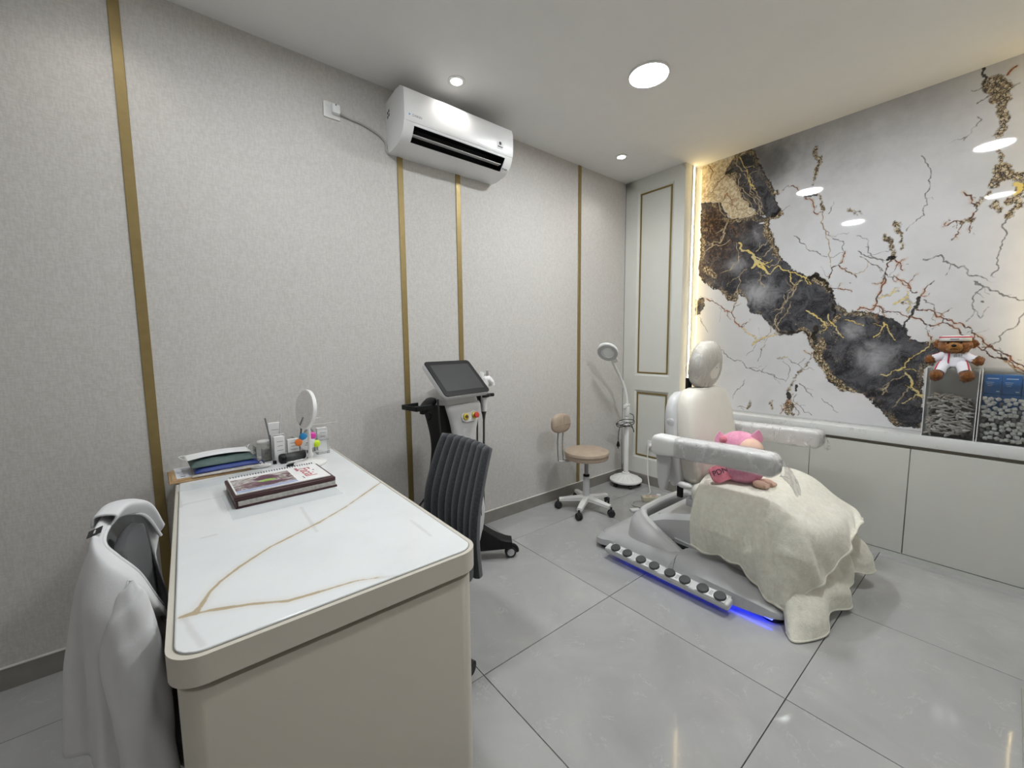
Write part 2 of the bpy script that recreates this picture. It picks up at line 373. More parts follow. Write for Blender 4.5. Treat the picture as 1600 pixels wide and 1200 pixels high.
class G:
    def __init__(s): s.bm = bmesh.new()
    def _tr(s, vs, M):
        if M is not None: bmesh.ops.transform(s.bm, matrix=M, verts=vs)
    def box(s, c, size, bev=0.0, seg=2, M=None):
        r = bmesh.ops.create_cube(s.bm, size=1.0); vs = r['verts']
        bmesh.ops.scale(s.bm, vec=size, verts=vs)
        if bev > 0:
            es = list({e for v in vs for e in v.link_edges})
            q = bmesh.ops.bevel(s.bm, geom=es, offset=min(bev, min(size)*0.49), segments=seg, affect='EDGES', profile=0.5, clamp_overlap=True)
            vs = list({v for f in q['faces'] for v in f.verts} | {v for v in vs if v.is_valid})
        bmesh.ops.translate(s.bm, vec=c, verts=vs); s._tr(vs, M); return s
    def grid(s, P, cu=False, cv=False, M=None):
        P = np.asarray(P); nv, nu = P.shape[:2]
        vs = [[s.bm.verts.new(P[i, j]) for j in range(nu)] for i in range(nv)]
        for i in range(nv if cv else nv-1):
            for j in range(nu if cu else nu-1):
                a, b, c, d = vs[i][j], vs[i][(j+1) % nu], vs[(i+1) % nv][(j+1) % nu], vs[(i+1) % nv][j]
                try: s.bm.faces.new((a, b, c, d))
                except ValueError: pass
        s._tr([v for r in vs for v in r], M); return vs
    def loft(s, loops, cap=True, M=None):
        vs = s.grid(loops, cu=True)
        if cap:
            for r in (vs[0][::-1], vs[-1]):
                try: s.bm.faces.new(r)
                except ValueError: pass
        s._tr([v for r in vs for v in r], M); return s
    def tube(s, pts, r, n=8, cap=True, closed=False, M=None, flat=None):
        P = [Vector(p) for p in pts]; N = len(P); rs = r if isinstance(r, (list, tuple)) else [r]*N
        loops = []; nrm = None
        for i in range(N):
            if closed: t = P[(i+1) % N]-P[i-1]
            else: t = P[min(i+1, N-1)]-P[max(i-1, 0)]
            if t.length < 1e-9: t = Vector((0, 0, 1))
            t.normalize()
            if nrm is None:
                a = Vector((0, 0, 1)) if abs(t.z) < 0.9 else Vector((1, 0, 0)); nrm = (a-t*a.dot(t)).normalized()
            else:
                nrm = nrm-t*nrm.dot(t)
                nrm = nrm.normalized() if nrm.length > 1e-6 else t.orthogonal().normalized()
            b = t.cross(nrm); k = flat or 1.0
            loops.append([P[i]+(nrm*math.cos(2*PI*j/n)*k+b*math.sin(2*PI*j/n))*rs[i] for j in range(n)])
        if closed: s.grid(loops, cu=True, cv=True, M=M)
        else: s.loft(loops, cap, M)
        return s
    def lathe(s, prof, n=28, M=None, cap=True):
        loops = [[(max(r, 1e-5)*math.cos(2*PI*j/n), max(r, 1e-5)*math.sin(2*PI*j/n), z) for j in range(n)] for r, z in prof]
        return s.loft(loops, cap, M)
    def ell(s, c, r, u=18, v=12, M=None, p=1.0):
        loops = []
        for i in range(v+1):
            th = -PI/2+PI*i/v; ct = max(1e-4, math.cos(th)); st = math.sin(th)
            f = lambda x: math.copysign(abs(x)**p, x)
            loops.append([(c[0]+r[0]*f(ct)*f(math.cos(2*PI*j/u)), c[1]+r[1]*f(ct)*f(math.sin(2*PI*j/u)), c[2]+r[2]*f(st)) for j in range(u)])
        return s.loft(loops, True, M)
    def prism(s, poly, z0, z1, M=None, bev=0.0, seg=2):
        vs0 = [s.bm.verts.new((x, y, z0)) for x, y in poly]; vs1 = [s.bm.verts.new((x, y, z1)) for x, y in poly]
        n = len(poly); fs = [s.bm.faces.new(vs0[::-1]), s.bm.faces.new(vs1)]
        for i in range(n): fs.append(s.bm.faces.new((vs0[i], vs0[(i+1) % n], vs1[(i+1) % n], vs1[i])))
        vs = vs0+vs1
        if bev > 0:
            es = list(fs[0].edges)+list(fs[1].edges)
            q = bmesh.ops.bevel(s.bm, geom=es, offset=bev, segments=seg, affect='EDGES', profile=0.5, clamp_overlap=True)
            vs = list({v for f in q['faces'] for v in f.verts} | {v for v in vs if v.is_valid})
        s._tr(vs, M); return s
    def mesh(s, name, ang=38):
        bmesh.ops.remove_doubles(s.bm, verts=s.bm.verts, dist=1e-6)
        bmesh.ops.recalc_face_normals(s.bm, faces=s.bm.faces)
        me = bpy.data.meshes.new(name); s.bm.to_mesh(me); s.bm.free()
        me.polygons.foreach_set('use_smooth', [True]*len(me.polygons))
        me.set_sharp_from_angle(angle=math.radians(ang)); return me
def rrect(cx, cy, sx, sy, r, n=6):
    out = []
    for (ux, uy, a0) in ((1, 1, 0), (-1, 1, PI/2), (-1, -1, PI), (1, -1, 1.5*PI)):
        for k in range(n+1):
            a = a0+PI/2*k/n; out.append((cx+ux*(sx/2-r)+r*math.cos(a), cy+uy*(sy/2-r)+r*math.sin(a)))
    return out
def se_loop(c, ax, ay, a, b, p=0.7, n=28):
    """superellipse loop in the plane ax, ay"""
    c, ax, ay = Vector(c), Vector(ax), Vector(ay); out = []
    for k in range(n):
        t = 2*PI*k/n; x = math.copysign(abs(math.cos(t))**p, math.cos(t)); y = math.copysign(abs(math.sin(t))**p, math.sin(t))
        out.append(c+ax*a*x+ay*b*y)
    return out

def tag(o, label=None, cat=None, group=None, kind=None):
    if label: o['label'] = label
    if cat: o['category'] = cat
    if group: o['group'] = group
    if kind: o['kind'] = kind
    return o
def thing(name, label, cat, loc=(0, 0, 0), rz=0.0, group=None):
    o = bpy.data.objects.new(name, None); C.objects.link(o); o.empty_display_size = 0.05
    o.location = loc; o.rotation_euler = (0, 0, rz); return tag(o, label, cat, group)
def obj(name, g, m, parent=None, ang=38, label=None, world=False):
    """links g as ONE mesh object; world=True: the shape is given in room coordinates"""
    if isinstance(g, G):
        if world and parent is not None:
            q = parent; off = Vector((0, 0, 0))
            while q is not None: off += q.location; q = q.parent
            bmesh.ops.translate(g.bm, vec=-off, verts=g.bm.verts)
        me = g.mesh(name, ang)
    else: me = g
    o = bpy.data.objects.new(name, me); C.objects.link(o)
    if m is not None and not me.materials: me.materials.append(MATS[m] if isinstance(m, str) else m)
    if parent is not None: o.parent = parent
    if label: o['label'] = label
    return o
def single(name, g, m, label, cat, loc=None, rz=0.0, group=None, ang=38):
    o = obj(name, g, m, None, ang)
    if loc is not None: o.location = loc
    o.rotation_euler = (0, 0, rz); return tag(o, label, cat, group)
def solid(o, t, off=-1):
    md = o.modifiers.new('solid', 'SOLIDIFY'); md.thickness = t; md.offset = off; return o
def subd(o, n=1):
    md = o.modifiers.new('sub', 'SUBSURF'); md.levels = n; md.render_levels = n; return o
def struct(name, g, m, parent=None, ang=38, label=None):
    o = obj(name, g, m, parent, ang, label)
    if parent is None: o['kind'] = 'structure'
    return o
def dup(root, loc=None, rz=None, label=None):
    r = root.copy(); C.objects.link(r)
    if loc is not None: r.location = loc
    if rz is not None: r.rotation_euler = (0, 0, rz)
    if label: r['label'] = label
    for ch in list(root.children):
        c = ch.copy(); C.objects.link(c); c.parent = r
        for gch in list(ch.children):
            d = gch.copy(); C.objects.link(d); d.parent = c
    return r
def text_mesh(body, size, extrude=0.0004):
    cu_ = bpy.data.curves.new('lettering', 'FONT'); cu_.body = body; cu_.size = size; cu_.extrude = extrude
    cu_.align_x = 'CENTER'; cu_.align_y = 'CENTER'
    t = bpy.data.objects.new('lettering', cu_); C.objects.link(t)
    dg = bpy.context.evaluated_depsgraph_get(); me = bpy.data.meshes.new_from_object(t.evaluated_get(dg))
    bpy.data.objects.remove(t, do_unlink=True); me.name = 'lettering'; return me
def text(body, size, M, m, parent, name='lettering'):
    me = text_mesh(body, size); me.transform(M)
    return obj(name, me, m, parent)
def crack_lines(lines, seed, branch, wk):
    """breaks straight runs into crooked cracks that taper and fork"""
    rs = np.random.RandomState(seed); out = []
    def rough(pts, amp, lv):
        for _ in range(lv):
            q = [pts[0]]
            for a, b in zip(pts[:-1], pts[1:]):
                d = b-a; q += [(a+b)/2+np.array([-d[1], d[0]])*rs.normal(0, amp), b]
            pts = q
        return pts
    def emit_(pts, w0, w1):
        n = len(pts)-1
        for k in range(n): out.append((float((w0+(w1-w0)*k/max(1, n-1))*rs.uniform(0.55, 1.3)), [tuple(pts[k]), tuple(pts[k+1])]))
    for w, pts in lines:
        w = w*wk; P = [np.array(p) for p in pts]; P = rough(P, 0.13, 3); emit_(P, w, w*0.75)
        L = sum(np.linalg.norm(b-a) for a, b in zip(P[:-1], P[1:]))
        for _ in range(rs.poisson(branch*L)):
            k = rs.randint(1, len(P)-1) if len(P) > 2 else 0; d = P[min(k+1, len(P)-1)]-P[k]; d = d/(np.linalg.norm(d)+1e-9); a = rs.choice((-1, 1))*rs.uniform(0.4, 1.2); l = rs.uniform(0.02, 0.11)
            e = np.array([d[0]*math.cos(a)-d[1]*math.sin(a), d[0]*math.sin(a)+d[1]*math.cos(a)])*l
            emit_(rough([P[k], P[k]+e*0.5+rs.normal(0, 0.008, 2), P[k]+e], 0.16, 2), w*0.55, w*0.1)
    return out
def dist_field(yy, zz, lines, cap=0.08):
    """min over polylines of (distance - half width) on a grid, lines = [(width, [(y,z),...]), ...]"""
    D = np.full((len(zz), len(yy)), cap, np.float32)
    for w, pts in lines:
        for (ax, ay), (bx, by) in zip(pts[:-1], pts[1:]):
            x0, x1 = min(ax, bx)-cap, max(ax, bx)+cap; y0, y1 = min(ay, by)-cap, max(ay, by)+cap
            i0, i1 = np.searchsorted(yy, [x0, x1]); j0, j1 = np.searchsorted(zz, [y0, y1])
            if i0 >= i1 or j0 >= j1: continue
            X, Y = np.meshgrid(yy[i0:i1], zz[j0:j1]); dx, dy = bx-ax, by-ay
            t = np.clip(((X-ax)*dx+(Y-ay)*dy)/(dx*dx+dy*dy+1e-12), 0, 1)
            d = np.hypot(X-ax-t*dx, Y-ay-t*dy)-w/2
            D[j0:j1, i0:i1] = np.minimum(D[j0:j1, i0:i1], d)
    return D
def poly_sd(yy, zz, polys, cap=0.3):
    """signed distance to polygons, negative inside"""
    X, Y = np.meshgrid(yy, zz); D = np.full(X.shape, cap, np.float32)
    for P in polys:
        ins = np.zeros(X.shape, bool); n = len(P); d = np.full(X.shape, 9.0)
        for i in range(n):
            (ax, ay), (bx, by) = P[i], P[(i+1) % n]
            dx, dy = bx-ax, by-ay; t = np.clip(((X-ax)*dx+(Y-ay)*dy)/(dx*dx+dy*dy+1e-12), 0, 1)
            d = np.minimum(d, np.hypot(X-ax-t*dx, Y-ay-t*dy))
            if ay != by: ins ^= ((Y < ay) != (Y < by)) & (X < (bx-ax)*(Y-ay)/(by-ay)+ax)
        D = np.minimum(D, np.where(ins, -d, d))
    return D
def field_sheet(name, P0, eu, ev, us, vs, attrs, m, parent):
    """flat dense sheet P0 + u*eu + v*ev carrying float attributes"""
    U, V = np.meshgrid(us, vs); nu, nv = len(us), len(vs)
    P = np.array(P0)[None, None, :]+U[..., None]*np.array(eu)+V[..., None]*np.array(ev)
    me = bpy.data.meshes.new(name)
    idx = np.arange(nu*nv).reshape(nv, nu)
    f = np.stack([idx[:-1, :-1], idx[:-1, 1:], idx[1:, 1:], idx[1:, :-1]], -1).reshape(-1, 4)
    me.vertices.add(nu*nv); me.vertices.foreach_set('co', P.reshape(-1).astype(np.float32))
    me.loops.add(f.size); me.loops.foreach_set('vertex_index', f.reshape(-1).astype(np.int32))
    me.polygons.add(len(f)); me.polygons.foreach_set('loop_start', (np.arange(len(f))*4).astype(np.int32))
    me.update(calc_edges=True)
    for k, a in attrs.items():
        at = me.attributes.new(k, 'FLOAT', 'POINT'); at.data.foreach_set('value', np.asarray(a, np.float32).reshape(-1))
    return obj(name, me, m, parent)
MB_LINES = {'gold':[(0.0182,[(1.438,2.11),(1.389,2.042),(1.337,2.012),(1.304,1.938),(1.243,1.876),(1.204,1.835)]),(0.026,[(1.336,1.985),(1.304,1.927),(1.332,1.9)]),(0.0208,[(1.304,1.938),(1.253,1.878)]),(0.0083,[(1.204,1.835),(1.156,1.889),(1.086,1.843),(1.033,1.816),(0.963,1.777)]),(0.0062,[(1.072,1.821),(1.069,1.761),(1.037,1.732),(1.004,1.763)]),(0.0125,[(1.386,2.57),(1.339,2.495)]),(0.0052,[(1.461,2.77),(1.382,2.579)]),(0.0125,[(0.96,1.544),(0.917,1.517),(0.866,1.466),(0.848,1.436)]),(0.0083,[(0.829,1.511),(0.778,1.423),(0.736,1.347)]),(0.0094,[(1.306,1.304),(1.248,1.346),(1.191,1.367),(1.136,1.376)]),(0.0078,[(1.383,1.437),(1.319,1.38),(1.277,1.325),(1.306,1.298)]),(0.0052,[(0.737,1.467),(0.691,1.455),(0.637,1.424)]),(0.0062,[(0.582,1.347),(0.549,1.383),(0.539,1.438),(0.516,1.391),(0.478,1.327)]),(0.0068,[(0.533,1.106),(0.505,1.098),(0.447,1.137),(0.422,1.156),(0.363,1.246),(0.295,1.324)]),(0.0125,[(0.419,1.12),(0.391,1.086),(0.368,1.016),(0.334,0.974)]),(0.0057,[(0.334,0.974),(0.366,0.989),(0.421,0.93)]),(0.0078,[(0.498,1.553),(0.467,1.576),(0.442,1.592),(0.419,1.529),(0.429,1.494)]),(0.0062,[(0.569,1.595),(0.522,1.608),(0.498,1.65)]),(0.026,[(0.058,2.146),(0.04,2.111),(0.057,2.092)]),(0.0068,[(1.123,1.198),(1.064,1.21)])],'brown':[(0.0104,[(0.557,1.738),(0.577,1.614),(0.587,1.551),(0.614,1.525),(0.673,1.529)]),(0.0078,[(0.594,1.551),(0.543,1.502),(0.461,1.487),(0.409,1.467)]),(0.0083,[(0.409,1.467),(0.35,1.42),(0.301,1.414),(0.254,1.416),(0.213,1.389)]),(0.0088,[(0.392,1.509),(0.343,1.506),(0.304,1.46),(0.244,1.44),(0.209,1.422),(0.161,1.363),(0.115,1.313),(0.06,1.265),(0.012,1.234),(-0.045,1.17)]),(0.0083,[(0.213,1.389),(0.159,1.322),(0.117,1.265),(0.073,1.225),(0.036,1.218),(-0.007,1.172),(-0.048,1.135)]),(0.0062,[(0.118,1.281),(0.082,1.289),(0.042,1.226)]),(0.0052,[(0.343,1.411),(0.333,1.351),(0.319,1.325)]),(0.0062,[(0.39,1.578),(0.363,1.635),(0.329,1.674)]),(0.0062,[(0.399,1.613),(0.433,1.661),(0.474,1.692),(0.509,1.732)]),(0.0083,[(1.682,1.695),(1.61,1.654),(1.529,1.579),(1.473,1.564),(1.427,1.472),(1.383,1.437)]),(0.0052,[(1.473,1.564),(1.439,1.639)]),(0.0062,[(0.842,1.752),(0.83,1.825),(0.793,1.838),(0.766,1.888),(0.761,1.924)]),(0.0047,[(0.793,1.838),(0.738,1.784),(0.692,1.741)]),(0.0047,[(0.831,1.691),(0.769,1.675),(0.709,1.65)]),(0.0047,[(0.932,1.172),(0.911,1.242)]),(0.0073,[(0.187,2.072),(0.207,2.004)]),(0.0068,[(0.187,2.072),(0.243,2.155)]),(0.0057,[(0.314,1.981),(0.24,1.996)]),(0.0047,[(0.211,2.005),(0.206,1.925)]),(0.0047,[(0.238,1.975),(0.274,1.897)]),(0.0104,[(0.126,2.718),(0.112,2.74),(0.094,2.749)]),(0.0114,[(0.52,1.835),(0.547,1.769),(0.565,1.687)]),(0.0078,[(0.51,1.828),(0.471,1.757)]),(0.0052,[(0.112,1.265),(0.088,1.297)]),(0.0062,[(1.15,2.43),(1.116,2.454),(1.081,2.438),(1.049,2.4)]),(0.0062,[(1.008,2.332),(0.957,2.28),(0.898,2.214)]),(0.0052,[(1.089,0.777),(1.048,0.888),(1.022,0.89),(0.972,0.782)]),(0.0156,[(1.491,2.25),(1.461,2.169)]),(0.0062,[(1.711,2.792),(1.663,2.721),(1.683,2.673)]),(0.0062,[(1.572,2.66),(1.626,2.633),(1.679,2.561)]),(0.0062,[(1.597,2.461),(1.545,2.523),(1.498,2.413)])],'grey':[(0.0062,[(0.072,1.972),(0.069,1.891),(0.088,1.824),(0.095,1.733),(0.112,1.674)]),(0.0062,[(0.124,2.636),(0.099,2.653),(0.078,2.657)]),(0.0068,[(0.187,2.641),(0.224,2.62)]),(0.0052,[(0.195,2.698),(0.25,2.699)]),(0.0062,[(0.692,1.913),(0.631,1.86),(0.551,1.828)]),(0.0062,[(0.68,1.874),(0.619,1.815),(0.56,1.764)]),(0.0052,[(0.428,2.417),(0.381,2.298),(0.383,2.211),(0.386,2.124),(0.414,2.054),(0.468,1.993)]),(0.0083,[(0.382,1.807),(0.311,1.822),(0.261,1.759),(0.215,1.742),(0.198,1.696),(0.161,1.681)]),(0.0057,[(0.219,2.55),(0.219,2.5),(0.262,2.44)]),(0.0047,[(0.564,1.819),(0.642,1.892),(0.707,2.014)]),(0.0078,[(0.17,1.653),(0.136,1.622),(0.082,1.588),(0.045,1.557),(-0.021,1.513)]),(0.0052,[(0.136,1.622),(0.169,1.565),(0.166,1.509),(0.187,1.429)]),(0.0042,[(0.165,1.501),(0.134,1.443),(0.107,1.504)]),(0.0052,[(0.088,1.297),(0.046,1.36),(-0.023,1.491)]),(0.0052,[(0.365,1.567),(0.319,1.512),(0.274,1.459)]),(0.0094,[(0.135,1.536),(0.129,1.532)]),(0.0052,[(0.875,2.084),(0.834,2.029)]),(0.0052,[(1.063,2.086),(0.983,1.992),(0.923,1.953),(0.858,1.904)]),(0.0052,[(0.842,1.892),(0.797,1.912),(0.767,1.916)]),(0.0052,[(0.833,2.02),(0.768,1.925)]),(0.0042,[(0.865,2.192),(0.839,2.267)]),(0.0042,[(1.151,2.273),(1.1,2.309)]),(0.0057,[(1.62,1.306),(1.527,1.259),(1.447,1.18),(1.404,1.181),(1.338,1.116),(1.277,1.097),(1.217,1.088),(1.14,1.071),(1.064,1.033)]),(0.0047,[(1.345,1.026),(1.383,0.945),(1.433,0.86)]),(0.0047,[(1.398,0.795),(1.324,0.787),(1.297,0.863)]),(0.0047,[(1.736,1.546),(1.71,1.485),(1.659,1.412)]),(0.0047,[(1.343,1.216),(1.276,1.304)]),(0.0052,[(0.975,1.018),(0.93,0.961),(0.886,0.924)]),(0.0042,[(0.989,0.935),(0.888,0.793)]),(0.0042,[(0.837,0.919),(0.779,0.876),(0.738,0.832)]),(0.0042,[(1.245,1.271),(1.26,1.174)]),(0.0042,[(1.09,1.178),(1.064,1.023)]),(0.0042,[(1.055,1.199),(1.0,1.16),(0.951,1.201)])],'tan':[(0.0073,[(1.117,1.375),(1.159,1.481),(1.093,1.61),(1.037,1.724)]),(0.0062,[(1.155,1.387),(1.122,1.479),(1.057,1.617)]),(0.0052,[(0.419,1.111),(0.47,1.081),(0.518,0.975)]),(0.0052,[(0.401,1.031),(0.436,0.955),(0.466,0.897)]),(0.0078,[(0.03,1.203),(-0.007,1.164),(-0.04,1.135)]),(0.0052,[(0.755,1.799),(0.693,1.765),(0.639,1.831)]),(0.0068,[(0.898,2.214),(0.875,2.084),(0.842,1.892),(0.831,1.834)]),(0.0052,[(1.277,1.325),(1.211,1.367),(1.158,1.46)]),(0.0057,[(1.73,2.041),(1.641,2.161),(1.584,2.139),(1.535,2.293)]),(0.0057,[(1.652,2.152),(1.508,2.146)]),(0.0057,[(1.574,1.892),(1.454,2.113)]),(0.0057,[(1.372,1.895),(1.429,1.773),(1.463,1.578)]),(0.0057,[(1.291,1.862),(1.237,1.74)]),(0.0057,[(1.737,2.566),(1.608,2.475),(1.498,2.413),(1.311,2.303)]),(0.0057,[(1.608,2.464),(1.504,2.307)]),(0.0068,[(1.308,2.022),(1.234,2.081)]),(0.0068,[(1.267,1.973),(1.185,2.03)]),(0.0068,[(1.206,1.891),(1.144,1.943)]),(0.0068,[(1.028,1.726),(1.126,1.564)]),(0.0068,[(0.996,1.762),(1.059,1.65)]),(0.0068,[(1.477,2.797),(1.415,2.652),(1.369,2.514),(1.272,2.293)]),(0.0068,[(1.497,2.647),(1.449,2.495),(1.352,2.344)]),(0.0068,[(1.455,2.644),(1.403,2.482),(1.311,2.313)]),(0.0068,[(1.424,2.634),(1.377,2.475),(1.291,2.298)]),(0.0156,[(1.53,2.303),(1.56,2.233),(1.59,2.14)])],'speck':[(0.0104,[(0.459,1.558),(0.42,1.546),(0.436,1.504)]),(0.0468,[(0.886,1.242),(0.833,1.145),(0.758,1.052)]),(0.0416,[(0.859,1.33),(0.862,1.242)]),(0.0416,[(0.856,1.436),(0.774,1.489)]),(0.0416,[(0.758,1.052),(0.657,0.984)]),(0.0468,[(0.913,1.758),(0.864,1.723),(0.838,1.673)]),(0.013,[(1.012,1.057),(0.971,1.11),(0.932,1.172)]),(0.078,[(0.175,2.703),(0.142,2.654),(0.134,2.592)]),(0.0416,[(0.134,2.592),(0.129,2.522),(0.127,2.414)]),(0.0208,[(0.131,2.357),(0.121,2.265)]),(0.0624,[(0.113,2.242),(0.094,2.196),(0.132,2.168)]),(0.052,[(0.094,2.206),(0.04,2.16)]),(0.026,[(0.149,2.123),(0.187,2.072)]),(0.026,[(0.207,1.994),(0.239,1.991)]),(0.0416,[(0.121,2.065),(0.101,2.014)]),(0.0364,[(0.084,2.055),(0.046,2.064),(0.029,2.128)]),(0.0312,[(0.072,1.982),(0.025,2.039)]),(0.0208,[(0.569,1.986),(0.533,1.908),(0.516,1.84)]),(0.026,[(0.522,2.057),(0.494,1.987),(0.481,1.887)]),(0.0156,[(0.726,2.178),(0.686,2.143)]),(0.0364,[(0.956,2.659),(0.936,2.579),(0.952,2.492)]),(0.026,[(0.952,2.492),(0.967,2.409)]),(0.0156,[(0.94,2.341),(0.909,2.277),(0.894,2.227)]),(0.0156,[(0.754,2.191),(0.708,2.144)]),(0.0208,[(1.007,1.037),(1.043,0.961)]),(0.0624,[(1.033,0.858),(1.03,0.795)]),(0.0312,[(1.053,0.798),(0.995,0.789)]),(0.0156,[(1.145,0.813),(1.135,0.874)]),(0.0083,[(1.239,1.26),(1.191,1.367)]),(0.0104,[(1.319,0.798),(1.301,0.857)]),(0.052,[(1.691,1.942),(1.619,1.875)]),(0.0312,[(1.213,2.428),(1.181,2.419)])],'black':[(0.0156,[(0.387,1.582),(0.394,1.535),(0.41,1.493)]),(0.0083,[(0.41,1.493),(0.433,1.442),(0.449,1.398)]),(0.0135,[(0.044,1.222),(0.026,1.218)]),(0.0114,[(1.118,1.396),(1.046,1.394),(0.986,1.402),(0.934,1.361)]),(0.0312,[(0.896,1.419),(0.909,1.36),(0.898,1.301)]),(0.0156,[(0.809,1.576),(0.811,1.463)]),(0.026,[(1.214,2.259),(1.161,2.295)]),(0.0208,[(0.955,1.776),(0.914,1.78),(0.865,1.745),(0.838,1.676)]),(0.0156,[(0.83,1.682),(0.796,1.613)]),(0.0094,[(0.214,2.797),(0.203,2.721)]),(0.0208,[(0.542,1.833),(0.503,1.844)]),(0.0135,[(1.009,2.346),(0.944,2.337)]),(0.0364,[(1.042,0.941),(1.033,0.905)]),(0.0156,[(0.992,1.007),(0.995,0.965)]),(0.026,[(1.562,2.678),(1.509,2.693)])]}
MB_DARK = [[(1.493,2.803),(1.382,2.809),(1.34,2.739),(1.287,2.61),(1.215,2.468),(1.176,2.329),(1.146,2.262),(1.195,2.244),(1.291,2.285),(1.352,2.349),(1.438,2.482),(1.491,2.629),(1.572,2.665),(1.547,2.716),(1.501,2.759)],[(1.753,2.509),(1.608,2.464),(1.531,2.325),(1.483,2.308),(1.32,2.295),(1.242,2.245),(1.225,2.14),(1.167,2.027),(1.14,1.952),(1.068,1.841),(0.955,1.776),(0.916,1.809),(0.849,1.743),(0.83,1.675),(0.794,1.584),(0.73,1.514),(0.673,1.52),(0.664,1.517),(0.591,1.503),(0.5,1.463),(0.45,1.407),(0.421,1.353),(0.367,1.308),(0.295,1.32),(0.284,1.247),(0.298,1.178),(0.333,1.16),(0.339,1.054),(0.337,0.974),(0.328,0.783),(0.445,0.779),(0.504,0.855),(0.55,0.916),(0.611,0.967),(0.687,0.99),(0.702,0.999),(0.78,1.031),(0.831,1.116),(0.885,1.222),(0.922,1.301),(0.942,1.361),(0.977,1.392),(1.118,1.38),(1.196,1.472),(1.257,1.528),(1.327,1.554),(1.361,1.649),(1.421,1.72),(1.434,1.655),(1.521,1.674),(1.58,1.748),(1.674,1.798),(1.735,1.856),(1.746,1.88)],[(1.778,1.692),(1.694,1.707),(1.698,1.661),(1.737,1.57),(1.776,1.56)]]
MB_CREAM = [[(1.763,2.798),(1.621,2.794),(1.492,2.792),(1.486,2.643),(1.352,2.344),(1.291,2.287),(1.493,2.299),(1.608,2.464),(1.747,2.507)]]
MB_SHADE = [((1.251,2.648),0.22,1.0),((1.339,2.718),0.16,1.0),((1.198,2.689),0.24,0.75),((1.077,2.703),0.34,0.5),((0.881,2.631),0.5,0.35),((0.53,2.725),0.5,0.3),((0.297,2.767),0.45,0.22)]
MB_CLOUD = [((1.284,1.703),0.13,1.0),((1.446,1.928),0.11,0.75),((1.169,1.681),0.1,0.6),((1.206,1.682),0.12,0.8),((0.554,1.226),0.13,0.9),((0.687,1.397),0.09,0.8),((0.481,1.154),0.06,0.5),((1.305,2.178),0.07,0.45)]
MB_RUSTY = [((1.669,2.302),0.22,1.0),((1.594,2.107),0.16,0.8),((1.678,1.918),0.12,0.7),((1.447,2.209),0.08,0.7)]
DESK_VEIN = [(0.002,[(0.591,1.591),(0.396,1.417),(0.294,1.344)]),(0.003,[(0.294,1.344),(0.149,1.264),(0.072,1.197),(0.028,1.146),(0.008,1.113),(-0.011,1.063),(-0.021,1.048),(-0.044,1.044)]),(0.003,[(0.008,1.113),(-0.017,1.036)]),(0.004,[(-0.044,1.044),(0.003,1.033),(0.078,0.999),(0.14,0.962),(0.2,0.953)]),(0.0015,[(0.2,0.953),(0.28,0.943),(0.325,0.923)])]
DESK_FAINT = [(0.003,[(-0.037,1.034),(-0.027,0.98),(-0.011,0.914)]),(0.001,[(-0.043,1.813),(0.073,1.825),(0.126,1.809)]),(0.003,[(-0.064,2.064),(-0.048,1.792)]),(0.001,[(0.325,0.923),(0.369,0.896)]),(0.001,[(0.278,1.516),(0.273,1.282)]),(0.001,[(0.525,1.17),(0.524,1.035)]),(0.001,[(0.003,1.454),(0.035,1.454)])]

# ================================================================== the setting
# ---- floor: 80 cm tiles over a dark joint bed
g = G(); g.box(((XB+3.56)/2, (YR+YW)/2, -0.03), (3.56-XB, YW-YR, 0.04))
floor = struct('floor', g, 'grout_gap_shade')
tmesh = {}
xs = [1.650+0.803*k for k in range(-4, 4)]; ys = [1.248+0.803*k for k in range(-3, 3)]
for i in range(len(xs)-1):
    for j in range(len(ys)-1):
        x0, x1 = max(xs[i], XB), min(xs[i+1], 3.54); y0, y1 = max(ys[j], YR), min(ys[j+1], YW)
        if x1-x0 < 0.03 or y1-y0 < 0.03: continue
        key = (round(x1-x0, 3), round(y1-y0, 3))
        if key not in tmesh:
            g = G(); g.box((0, 0, -0.005), (key[0]-0.0030, key[1]-0.0030, 0.010), 0.0008, 1); tmesh[key] = g.mesh('tile')
            tmesh[key].materials.append(MATS['floor_tile'])
        o = obj('tile', tmesh[key], None, floor); o.location = ((x0+x1)/2, (y0+y1)/2, 0.0)

# ---- ceiling and walls
g = G(); g.box(((XB+3.7)/2, (YR+YW)/2, H+0.05), (3.7-XB+0.2, YW-YR+0.3, 0.10)); struct('ceiling', g, 'ceiling_paint')
g = G(); g.box(((XB+3.7)/2, YW+0.05, H/2), (3.7-XB, 0.10, H)); wall_left = struct('wall_left', g, 'wallpaper')
g = G(); g.box(((XB+3.7)/2, YR-0.05, H/2), (3.7-XB, 0.10, H)); struct('wall_right', g, 'wallpaper')
g = G(); g.box((XB-0.05, (YR+YW)/2, H/2), (0.10, YW-YR+0.2, H)); struct('wall_rear', g, 'wallpaper')
for k, (xa, xb) in enumerate(((-0.148, -0.112), (1.058, 1.093), (1.459, 1.494), (2.650, 2.686))):
    g = G(); g.box(((xa+xb)/2, YW-0.003, (H+0.092)/2), (xb-xa, 0.006, H-0.092), 0.0012, 1)
    struct('trim_%d' % (k+1), g, 'brass')
g = G(); g.box(((XB+3.30)/2, YW-0.006, 0.043), (3.30-XB, 0.012, 0.086)); bb = struct('baseboard_left', g, 'baseboard_tile')
g = G(); g.box(((XB+3.30)/2, YW-0.007, 0.0885), (3.30-XB, 0.014, 0.005), 0.001, 1); obj('cap_strip', g, 'caulk', bb)

